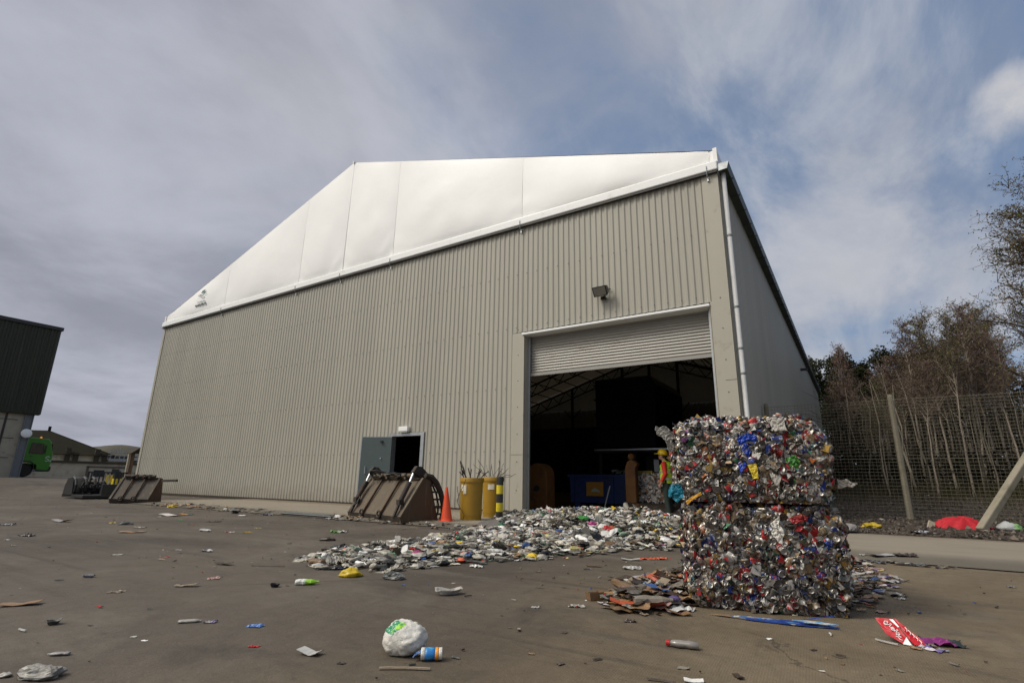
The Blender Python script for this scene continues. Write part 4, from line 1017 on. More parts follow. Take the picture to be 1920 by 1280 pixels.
# pale pipework and a parked tipper frame above the low wall
t=thing('pipe_rack','pale steel pipework and rails showing above the low wall','pipework',(-69.6,27.3,.5),math.atan2(dr.y,dr.x))
b=MB(); rg=random.Random(11)
for k in range(9):
    x=-1.2+k*.42; b.box(x,x+.07,-.05,.05,1.5,rg.uniform(2.5,3.5))
for z in (2.05,2.45,2.75,3.0): b.box(-1.4,2.5,-.04,.06,z,z+.09)
b.box(-1.3,.3,-.3,.3,1.85,2.05); b.box(1.0,2.4,-.3,.3,2.0,2.35); b.build('pipework',simple('pale_pipe',(.33,.34,.34),.5,.2),t)
b=MB(); b.lathe([(.3,2.9),(.3,3.3),(.001,3.4)],1.9,.3,14); b.box(-1.6,2.8,.4,.6,1.8,2.5); b.build('tank',simple('dark_tank',(.07,.07,.065),.7),t)
# gate post and little canopy at the far corner of the shed
t=thing('canopy_post','brown post carrying a small dark canopy behind the left corner of the shed','post',(-33.4,13.55,0))
b=MB(); b.box(-.06,.06,-.07,.07,0,2.05); b.build('post',simple('brown_post',(.17,.11,.07),.8),t)
b=MB(); b.box(-.05,.05,-.22,-.10,0,2.0); b.build('pipe',simple('cream_pipe',(.38,.33,.26),.7),t)
b=MB(); b.prism([(-.25,2.0),(.15,2.32),(.45,2.32),(.45,2.0)],'x',-.4,.4); b.build('canopy',simple('dark_canopy',(.03,.025,.015),.9),t)

# ------------------------------------------------------------------ fence on the right
f=thing('mesh_fence','tall weld mesh fence on round concrete posts between the shed and the trees','fence',(.84,14.77,.12))
fo=(.84,14.77,.12)
FP=[(-1.80,15.02),(.84,14.77),(3.45,14.75),(6.1,14.75)]
def fpost(x,y,h,par,r=.062):
    b=MB(); z=.05; b.lathe([(r*1.08,z),(r,z+.5),(r*.92,h-.05),(r*.75,h-.01),(.001,h+.005)],x,y,16); return b.build('fence_post',m_post,par,smooth=False,org=fo)
for (x,y),h in zip(FP,(2.90,2.90,2.95,2.95)): fpost(x,y,h,f)
b=MB(); b.bar((1.72,12.9,.10),(3.30,14.5,2.10),.13,.13); o=bevel(b.build('brace_strut',m_post,f,org=fo),.02)
b=MB()
FPm=[(-1.90,14.95),(.84,14.69),(3.45,14.67),(8.0,14.67)]
def mesh_h(x): return 2.82
for (x0,y0),(x1,y1) in zip(FPm,FPm[1:]):
    l=math.hypot(x1-x0,y1-y0)
    n=int(l/.075)
    for k in range(n):
        t_=k/n; x=x0+(x1-x0)*t_; y=y0+(y1-y0)*t_; b.tube([(x,y,.12),(x,y,2.80)],.0025,3,cap=False)
    for k in range(37):
        z=.13+k*.0735; r=.0033 if k not in (36,18) else .005
        mid=.0 if k<36 else -.012
        b.tube([(x0,y0-.004,z),((x0+x1)/2,(y0+y1)/2-.004,z+mid),(x1,y1-.004,z)],r,3,cap=False)
b.build('wire_mesh',m_wire,f,org=fo)
# ------------------------------------------------------------------ can bales
PAL=[((.40,.38,.34),1,13),((.23,.21,.18),1,14),((.10,.085,.07),.8,18),((.26,.015,.015),.55,9),((.015,.035,.17),.55,9),((.015,.075,.035),.5,5),((.26,.16,.03),.6,6),((.09,.02,.10),.5,2.5),((.32,.09,.02),.4,2.5),((.42,.40,.36),.15,6),((.025,.024,.022),.3,12),((.02,.13,.17),.4,2),((.20,.145,.085),.6,12)]
def pick(rg):
    t=rg.uniform(0,sum(p[2] for p in PAL))
    for c,m,wt in PAL:
        t-=wt
        if t<=0: return c,m
    return PAL[0][:2]
SIL=(.44,.415,.37,1)
def can_template(rg,kind):
    """a crushed drinks can: verts, faces, colours; axis along z, about 66 mm across"""
    col,mt=pick(rg); n=12; vs=[];fs=[];cs=[]
    if kind=='disc':
        h=rg.uniform(.010,.026)
        prof=[(.0,-h),(.024,-h),(.031,-h+.005),(.034,-h*.4),(.031,h*.2),(.0335,h*.6),(.031,h+.004),(.0275,h+.007),(.0262,h+.0065),(.0245,h+.001),(.012,h+.0015),(.0,h+.001)]
        lid=6; am=.0035
    else:
        h=rg.uniform(.04,.055)
        prof=[(0,-h),(.022,-h),(.029,-h+.006),(.033,-h*.7),(.029,-h*.35),(.034,-h*.05),(.028,h*.3),(.033,h*.6),(.030,h*.85),(.0262,h),(.0235,h-.005),(0,h-.005)]
        lid=9; am=.007
    sq=1 if kind=='disc' else rg.uniform(.3,.55); sx=rg.uniform(.8,1.0) if kind=='disc' else 1.2; a0=rg.uniform(0,6); bend=rg.uniform(-6,6) if kind!='disc' else 0
    lk=rg.choice([1.05,.8,.6,.45,.3,.2]); prn=rg.random()<.75; alt=rg.choice([(.42,.41,.40,.6),(.4,.4,.38,.2),(.22,.02,.02,.4),(.03,.03,.03,.3),(.22,.15,.05,.6)])
    ph=rg.uniform(0,9); bl=[]
    for i,(r,z) in enumerate(prof):
        for j in range(n):
            a=2*PI*j/n; k=1+ (mn.noise((math.cos(a)*1.5+ph,math.sin(a)*1.5,z*38))*am*14 if r>.001 and i<lid else 0)
            x=r*k*math.cos(a)*sx; y=r*k*math.sin(a)*sq; y+=bend*z*z+ (.004*mn.noise((x*60,z*60,ph)) if i<lid else 0)
            vs.append(Vector((x,y,z+(.006*mn.noise((x*50+ph,y*50,1)) if i<lid else 0))))
            if i>=lid or (i<=1): cs.append((SIL[0]*lk,SIL[1]*lk,SIL[2]*lk,1) if r>.02 or i<2 else (.36*lk,.34*lk,.31*lk,1))
            else:
                pn=mn.noise((math.cos(a)*1.8+ph,math.sin(a)*1.8,z*30+3))
                cs.append(alt if prn and pn>.12 else (*col,mt))
    for i in range(len(prof)-1):
        for j in range(n):
            q=i*n+j; p=i*n+(j+1)%n; fs.append((q,p,p+n,q+n))
    return vs,fs,cs
rgc=random.Random(77)
CANS=[can_template(rgc,'disc') for _ in range(34)]+[can_template(rgc,'side') for _ in range(46)]
NPV=[(np.array([tuple(v) for v in V]),F,Cc) for V,F,Cc in CANS]
CANME=[]
for V,F,Cc in CANS:
    b=MB(); b.add(V,F,Cc); me=bpy.data.meshes.new('crushed_can'); me.from_pydata(b.v,[],b.f); me.materials.append(m_can)
    at=me.color_attributes.new('Col','FLOAT_COLOR','POINT'); at.data.foreach_set('color',[c for q in b.c for c in q]); me.polygons.foreach_set('use_smooth',[rgc.random()<.75]*len(b.f)); me.update(); CANME.append(me)
def film(name,mat,par,pts,seed,th=.002,sub=16,rough=.03):
    """crumpled sheet spanned over a ring of control points (fan), given thickness"""
    c=sum((Vector(p) for p in pts),Vector())/len(pts); b=MB(); n=len(pts)*7; ring=[]
    for i in range(n):
        t=i/7; a=Vector(pts[int(t)%len(pts)]); d=Vector(pts[(int(t)+1)%len(pts)]); ring.append(a.lerp(d,t%1))
    vs=[c]; 
    for k in range(1,sub+1):
        for i,p in enumerate(ring):
            q=c.lerp(p,k/sub); nn=Vector((mn.noise(q*9+Vector((seed,0,0))),mn.noise(q*9+Vector((0,seed,0))),mn.noise(q*9+Vector((0,0,seed))))); n2=Vector((mn.noise(q*27+Vector((seed,0,0))),mn.noise(q*27+Vector((0,seed,3))),0))
            rd_=abs(mn.noise(q*38+Vector((seed,1,0))))+.6*abs(mn.noise(q*75+Vector((0,seed,0)))); vs.append(q+nn*rough*1.2+Vector((n2.x*.5,-.8*rd_+.25,n2.y*.6))*rough*1.9)
    fs=[(0,1+i,1+(i+1)%n) for i in range(n)]
    for k in range(sub-1):
        for i in range(n): a=1+k*n+i; d=1+k*n+(i+1)%n; fs.append((a,a+n,d+n,d))
    b.add(vs,fs); o=b.build(name,mat,par,smooth=False)
    m=o.modifiers.new('solid','SOLIDIFY'); m.thickness=th; return o
def bale(label,loc,rz,W,Dp,H,seed,count,topround,skew):
    t=thing('can_bale',label,'can bale',loc,rz,'stacked bales of crushed cans')
    rg=random.Random(seed)
    def surf():
        """random point and normal on a rounded box; more on the faces one can see"""
        f=rg.choices(['f','t','l','r','b'],[W*H*2.2,W*Dp*1.1,Dp*H*1.1,Dp*H*1.4,W*H*.6])[0]
        u=rg.uniform(-.5,.5); v=rg.uniform(0,1); q=rg.uniform(-.5,.5)
        if f=='f': p=Vector((u*W,-Dp/2,v*H)); n=Vector((0,-1,0))
        elif f=='b': p=Vector((u*W,Dp/2,v*H)); n=Vector((0,1,0))
        elif f=='t': p=Vector((u*W,q*Dp,H)); n=Vector((0,0,1))
        elif f=='l': p=Vector((-W/2,q*Dp,v*H)); n=Vector((-1,0,0))
        else: p=Vector((W/2,q*Dp,v*H)); n=Vector((1,0,0))
        return warp(p),n
    def warp(p):
        x,y,z=p; fz=z/H
        ex=abs(x)/(W/2); ey=abs(y)/(Dp/2)
        # rounded shoulders: the top sinks near the rims, the sides pull in near the top and bottom
        z2=z-(topround*max(0,fz-.2)*(ex**5+.7*ey**6))
        k=1-(.05*max(0,(fz-.75)/.25)**2+ .075*max(0,(.16-fz)/.16)**2)*1.0
        bul=1+.035*math.sin(PI*fz)
        x2=x*(k*bul)*(1-.06*max(0,ey**8)); y2=y*(k*bul)*(1-.06*ex**8)
        n=mn.noise((x*4+seed,y*4,z*4)); n2=mn.noise((x*11,y*11+seed,z*11))
        s=.045*n+.022*n2
        return Vector((x2+skew*(fz-.5)+ (s if x>0 else -s)*ex**3,y2+(s if y>0 else -s)*ey**3,max(.012,z2+s*fz**3)))
    # dark compacted core
    b=MB(); ns=16
    for f in range(6):
        def g(u,v,f=f):
            a=(u-.5); c=(v-.5); k=.955
            p={0:(a*W*k,-Dp/2*k,(v)*H*k+.01),1:(a*W*k,Dp/2*k,v*H*k+.01),2:(-W/2*k,a*Dp*k,v*H*k+.01),3:(W/2*k,a*Dp*k,v*H*k+.01),4:(a*W*k,c*Dp*k,H*k+.01),5:(a*W*k,c*Dp*k,.01)}[f]
            q=warp(Vector(p)); return (q.x*.975,q.y*.975,q.z*.985)
        b.grid(g,ns,ns,0,(.045,.042,.04,.5))
    b.build('compacted_core',m_can,t)
    items=[]
    for k in range(count):
        p,n=surf(); disc=rg.random()<.54
        i=rg.randrange(34) if disc else 34+rg.randrange(46)
        jit=Vector((rg.gauss(0,1),rg.gauss(0,1),rg.gauss(0,1)))
        if disc: ax=(n+jit*.30).normalized()
        else:
            ax=(jit-n*jit.dot(n)*.85); ax.z*=.8
            if ax.length<1e-3: ax=Vector((0,0,1))
            ax.normalize()
        q=ax.to_track_quat('Z','Y').to_matrix().to_4x4()@Matrix.Rotation(rg.uniform(0,6.3),4,'Z')
        if not disc:  # flat side faces outwards
            y=(n-ax*n.dot(ax)+jit*.25); y=(y-ax*y.dot(ax)).normalized(); x=y.cross(ax)
            q=Matrix((x,y,ax)).transposed().to_4x4()
        dep=rg.uniform(-.034,.008)
        s=rg.uniform(.50,.82)
        P=p+n*dep; P.z=max(P.z,.02)
        items.append((dep+rg.uniform(0,.004),i,Matrix.Translation(P)@q@Matrix.Diagonal((s,s,s,1)),n,p))
    # the hundred that show largest become parts of their own
    vis=[it for it in items if it[3].y<-.5 and .03<it[4].z<H-.02]
    vis.sort(key=lambda it:-it[0]); top=set(id(x) for x in vis[:100])
    V=[];F=[];CC=[];o=0
    for it in items:
        if id(it) in top:
            me=CANME[it[1]]; ob=bpy.data.objects.new('crushed_can',me); C.objects.link(ob); ob.parent=t; ob.matrix_local=it[2]; continue
        v,f,c=NPV[it[1]]; M_=np.array(it[2]); w_=v@M_[:3,:3].T+M_[:3,3]; w_[:,2]=np.maximum(w_[:,2],.002)
        V.append(w_); F.extend([tuple(o+i for i in q) for q in f]); CC.extend(c); o+=len(v)
    # torn slivers of foil and plastic film between the cans
    for k in range(int(count*.22)):
        p,n=surf(); T=Matrix.Translation(p+n*rg.uniform(-.015,.022))@(n+Vector((rg.gauss(0,.7),rg.gauss(0,.7),rg.gauss(0,.7)))).normalized().to_track_quat('Z','Y').to_matrix().to_4x4()@Matrix.Rotation(rg.uniform(0,6),4,'Z')
        l=rg.uniform(.012,.045); ww=l*rg.uniform(.25,.8); c,m_=pick(rg)
        v=[T@Vector(q) for q in ((-l,-ww,0),(0,-ww*rg.uniform(.5,1.2),l*.35),(l,-ww,-l*.2),(l*.8,ww,l*.2),(0,ww,-l*.3),(-l,ww*.7,l*.25))]
        V.append(np.array([tuple(q) for q in v])); F.extend([(o,o+1,o+4,o+5),(o+1,o+2,o+3,o+4)]); CC.extend([(*c,m_)]*6); o+=6
    V=np.concatenate(V); V[:,2]=np.maximum(V[:,2],.002)
    me=bpy.data.meshes.new('crushed_cans'); me.from_pydata(V.tolist(),[],F); me.materials.append(m_can); me.polygons.foreach_set('use_smooth',[(i//131)%4!=0 for i in range(len(F))])
    at=me.color_attributes.new('Col','FLOAT_COLOR','POINT'); at.data.foreach_set('color',[x for q in CC for x in q]); me.update()
    ob=bpy.data.objects.new('crushed_cans',me); C.objects.link(ob); ob.parent=t; ob['kind']='stuff'
    return t
BA=R(16.3); bx,by=-.605,3.99
back=Vector((-math.sin(BA),math.cos(BA),0)); Dp=.92
bc=Vector((bx,by,0))+back*(Dp/2+.03)
lower=bale('lower bale of crushed drinks cans standing on the yard',(bc.x+.036,bc.y+.01,.0),BA,.955,Dp,.66,11,5600,.035,-.02)
upper=bale('upper bale of crushed drinks cans with blue and green bags stuck in it',(bc.x+.008,bc.y-.015,.676),BA-R(1.5),0.965,Dp,.585,23,5400,.10,0.0)
m_bluebag=simple('blue_bag_plastic',(.01,.05,.36),.3,var=.35,vs=14,bump=.01,bs=30); m_greenbag=simple('green_bag_plastic',(.04,.20,.02),.35,var=.5,vs=14,bump=.01,bs=30)
m_tealbag=simple('teal_bag_plastic',(.01,.17,.25),.35,var=.4,vs=12,bump=.015,bs=24); m_film=simple('grey_film',(.34,.32,.28),.4,var=.3,vs=10,bump=.01,bs=30)
m_whitebag=simple('white_bag_plastic',(.60,.58,.52),.4,var=.15,vs=10,dirt=(.4,.36,.28),damt=.4,ds=8,bump=.01,bs=25)
FY=-Dp/2-.045
def on(x,z,o=0): return (x*.92,FY-o*.5+.012,z)
film('blue_bag',m_bluebag,upper,[on(-.08,.43,.01),on(-.01,.46,.03),on(.055,.43,.02),on(.06,.37,.01),on(.0,.33,.02),on(-.03,.26,.01),on(-.07,.18,.0),on(-.08,.27,.0),on(-.05,.34,.01)],3,rough=.014)
film('green_bag',m_greenbag,upper,[on(.25,.29,.0),on(.31,.31,.02),on(.34,.27,.01),on(.29,.21,.01),on(.27,.12,.0),on(.25,.18,.0)],8,rough=.013)
film('yellow_wrapper',simple('yellow_wrapper',(.55,.42,.02),.4),upper,[on(-.02,.25,.02),on(.03,.26,.03),on(.04,.16,.02),on(.0,.15,.02)],5,rough=.008)
film('white_scrap',m_whitebag,upper,[on(.02,.36,.03),on(.06,.38,.05),on(.08,.33,.04),on(.05,.29,.04),on(.01,.31,.03)],6,rough=.006)
film('clear_film',m_film,upper,[on(.11,.30,.01),on(.17,.33,.03),on(.20,.20,.02),on(.17,.10,.02),on(.13,.16,.01)],12,rough=.01)
film('clear_film',m_film,upper,[on(.14,.56,-.02),on(.26,.57,.0),on(.27,.48,.03),on(.18,.47,.02)],14,rough=.01)
film('clear_film',m_film,upper,[(-.47,FY+.1,.46),(-.53,FY+.05,.52),(-.61,FY+.03,.525),(-.605,FY+.02,.485),(-.56,FY+.04,.42),(-.53,FY+.06,.34),(-.48,FY+.08,.36)],16,rough=.016)
film('clear_film',m_film,upper,[(.53,FY+.12,.17),(.58,FY+.1,.16),(.645,FY+.1,.135),(.60,FY+.1,.11),(.53,FY+.12,.10)],18,rough=.010)
film('teal_bag',m_tealbag,upper,[(-.53,FY+.05,.11),(-.47,FY+.0,.12),(-.445,FY-.01,.07),(-.46,FY+.0,.01),(-.50,FY+.03,-.02),(-.54,FY+.06,.04)],20,rough=.018)
film('orange_strip',simple('orange_strip',(.60,.30,.02),.5),upper,[on(-.48,-.0,.03),on(-.37,.065,.03),on(-.36,.05,.03),on(-.47,-.02,.03)],22,rough=.004)
film('white_bag',m_whitebag,lower,[on(.04,.56,.01),on(.09,.60,.02),on(.12,.52,.03),on(.11,.43,.02),on(.07,.44,.02),on(.03,.50,.01)],24,rough=.012)
film('red_wrapper',simple('dark_red_wrapper',(.25,.02,.02),.35),lower,[on(.16,.58,.0),on(.22,.61,.02),on(.29,.60,.01),on(.27,.56,.01),on(.20,.55,.01)],26,rough=.012)

# ------------------------------------------------------------------ litter shapes
COL=dict(white=[(.72,.71,.67)],dirtwhite=[(.42,.40,.35),(.33,.31,.27)],grey=[(.25,.235,.22)],whitegreen=[(.60,.60,.55),(.22,.45,.02)],purplewhite=[(.52,.48,.50),(.15,.10,.30)],blue=[(.03,.12,.35)],red=[(.58,.015,.02)],black=[(.015,.015,.015)],tan=[(.24,.19,.13)],bluegrey=[(.20,.21,.27)],orangebrown=[(.36,.20,.09)],greyblack=[(.05,.055,.05),(.14,.14,.13)],darkbrown=[(.06,.042,.03)],pink=[(.45,.27,.23)],blackwhite=[(.02,.02,.025),(.6,.6,.6)],whitered=[(.55,.52,.50),(.30,.03,.03)],whiteblack=[(.5,.5,.48),(.03,.03,.03)],yellow=[(.72,.50,.015)],orangecyan=[(.70,.30,.04),(.02,.35,.45)],redwhite=[(.45,.05,.05),(.55,.5,.48)],paleyellow=[(.60,.52,.20)],green=[(.04,.40,.05)],greybrown=[(.12,.095,.075)],greenwhite=[(.14,.35,.06),(.55,.52,.48)],greywhite=[(.28,.27,.26),(.42,.41,.39)],brown=[(.25,.15,.075)],orange=[(.52,.10,.04)],magenta=[(.50,.01,.20)],magentablack=[(.25,.03,.18),(.02,.03,.025)],bluewhite=[(.62,.64,.74)],clear=[(.34,.35,.34),(.20,.40,.12)])
def colfn(key,rg):
    c=COL[key]; s=rg.uniform(-.3,.3); kk=rg.uniform(.45,1.05)
    def f(u): # u in -1..1 along the piece
        q=c[0] if (len(c)==1 or u<.25+s) else c[1]
        return (q[0]*kk,q[1]*kk,q[2]*kk,0)
    return f
def piece(b,typ,key,size,rg,T=Matrix(),lo=False):
    cf=colfn(key,rg); ph=rg.uniform(0,50); s=size/2
    def put(vs,fs,us): b.add([T@Vector(v) for v in vs],fs,[cf(u) for u in us])
    if typ=='bag':
        nu,nv=(9,5) if lo else (26,14); vs=[];us=[]
        hh=rg.uniform(.35,.55); asp=rg.uniform(.55,.8)
        for j in range(nv+1):
            th=PI*j/nv
            for i in range(nu):
                a=2*PI*i/nu; d=Vector((math.sin(th)*math.cos(a),math.sin(th)*math.sin(a),math.cos(th)))
                r=1+.42*mn.noise(d*1.4+Vector((ph,0,0)))+.30*abs(mn.noise(d*3.6+Vector((0,ph,0))))+.10*mn.noise(d*9+Vector((0,ph,0)))
                p=Vector((d.x*s*r*.86,d.y*s*r*asp,max(0,(d.z*.75+.32)*s*r*hh))); vs.append(p+Vector((0,0,.001))); us.append(d.x)
        fs=[(j*nu+i,j*nu+(i+1)%nu,(j+1)*nu+(i+1)%nu,(j+1)*nu+i)[::-1] for j in range(nv) for i in range(nu)]
        put(vs,fs,us)
    elif typ=='sheet':
        n=4 if lo else 9; vs=[];us=[]; fold=rg.uniform(.15,.5)
        for j in range(n+1):
            for i in range(n+1):
                u=i/n*2-1; v=j/n*2-1
                k=1+.35*mn.noise((u*1.2+ph,v*1.2,0))
                z=s*(fold*abs(mn.noise((u*1.7+ph,v*1.7,2)))*1.4+.22*mn.noise((u*4+ph,v*4,7)))
                vs.append((u*s*k+.12*s*v*rg.uniform(.8,1),v*s*.62*k,max(.0015,z+.02*s))); us.append(u)
        fs=[(j*(n+1)+i,j*(n+1)+i+1,(j+1)*(n+1)+i+1,(j+1)*(n+1)+i) for j in range(n) for i in range(n)]
        put(vs,fs,us)
    elif typ=='card':
        n=8 if not lo else 3; vs=[];us=[]; asp=rg.uniform(.3,.55); f1=rg.uniform(-.4,.4); am=rg.uniform(.10,.28)
        for lay in (0,1):
            for j in range(3):
                for i in range(n+1):
                    u=i/n*2-1; v=j-1
                    z=s*am*abs(u-f1)+.05*s*mn.noise((u*2+ph,v,1))+.003
                    vs.append((u*s,v*s*asp*(1+.12*mn.noise((u*3+ph,v*2,5))),max(.001,z)+lay*.003)); us.append(u)
        m=(n+1); L3=3*m
        fs=[(l*L3+j*m+i,l*L3+j*m+i+1,l*L3+(j+1)*m+i+1,l*L3+(j+1)*m+i)[::(1 if l else -1)] for l in (0,1) for j in range(2) for i in range(n)]
        fs+=[(i,i+1,L3+i+1,L3+i) for i in range(n)]+[(2*m+i+1,2*m+i,L3+2*m+i,L3+2*m+i+1) for i in range(n)]
        put(vs,fs,us)
    elif typ=='bottle':
        prof=[(0,-1),(.20,-.99),(.27,-.93),(.29,-.6),(.26,-.45),(.29,-.3),(.27,.0),(.29,.35),(.23,.6),(.12,.78),(.095,.82),(.11,.84),(.11,.97),(0,1)]
        if lo: prof=[(0,-1),(.26,-.95),(.29,-.4),(.25,0),(.29,.4),(.11,.8),(.11,.97),(0,1)]
        n=7 if lo else 16; fl=rg.uniform(.45,.85); vs=[];us=[]
        for r,x in prof:
            for j in range(n):
                a=2*PI*j/n; k=1+.35*mn.noise((x*2.2+ph,math.cos(a),math.sin(a)))*(1 if abs(x)<.75 else .2)
                vs.append((x*s,r*s*k*math.cos(a)*1.15,r*s*k*math.sin(a)*fl+.27*s*fl)); us.append(x)
        fs=[(i*n+j,i*n+(j+1)%n,(i+1)*n+(j+1)%n,(i+1)*n+j)[::-1] for i in range(len(prof)-1) for j in range(n)]
        put(vs,fs,us)
    elif typ in('pot','tray'):
        n=20; H=.55 if typ=='pot' else .28; ay=.8 if typ=='pot' else .5
        prof=[(.0,.02),(.62,.02),(.70,.06),(.95,H),(1.04,H),(1.04,H+.05),(.92,H+.03),(.66,.10),(0,.08)]; vs=[];us=[]
        for r,z in prof:
            for j in range(n):
                a=2*PI*j/n; e=1.0 if typ=='pot' else min(1/max(abs(math.cos(a)),.001),1/max(abs(math.sin(a)),.001),1.25)*.86
                k=1+.28*mn.noise((math.cos(a)*1.3+ph,math.sin(a)*1.3,z*2))
                vs.append((r*s*k*e*math.cos(a),r*s*k*ay*e*math.sin(a),z*s*(1+.6*mn.noise((math.cos(a)+ph,math.sin(a),5))))); us.append(math.cos(a))
        fs=[(i*n+j,i*n+(j+1)%n,(i+1)*n+(j+1)%n,(i+1)*n+j) for i in range(len(prof)-1) for j in range(n)]
        put(vs,fs,us)
    elif typ=='stick':
        k=10; pts=[]
        bend=rg.uniform(-.15,.15)
        vs=[];us=[];fs=[]
        for i in range(k+1):
            u=i/k*2-1; y=bend*s*(1-u*u)+.03*s*mn.noise((u*2+ph,0,0)); w_=.035*s+.003
            z=.004+.02*s*abs(mn.noise((u*2,ph,0)))
            vs+=[(u*s,y-w_,z),(u*s,y+w_,z),(u*s,y+w_*.8,z+.006),(u*s,y-w_*.8,z+.006)]; us+=[u]*4
        for i in range(k):
            for j in range(4): a=i*4+j; c=i*4+(j+1)%4; fs.append((a,c,c+4,a+4))
        fs+=[(3,2,1,0),(k*4,k*4+1,k*4+2,k*4+3)]
        put(vs,fs,us)
    elif typ=='box':
        for (x0,x1,y0,y1,z0,z1) in ((-1,1,-.7,.7,0,.05),(-1,-.94,-.7,.7,0,1.2),(.94,1,-.7,.7,0,1.0),(-1,1,.64,.7,0,1.1),(-1,1,-.7,-.64,0,.9)):
            vs=[(x*s*(1+.12*z),y*s*(1+.1*z),z*s) for z in (z0,z1) for y in (y0,y1) for x in (x0,x1)]
            put(vs,[(0,2,3,1),(4,5,7,6),(0,1,5,4),(2,6,7,3),(0,4,6,2),(1,3,7,5)],[0]*8)
rgl=random.Random(123)
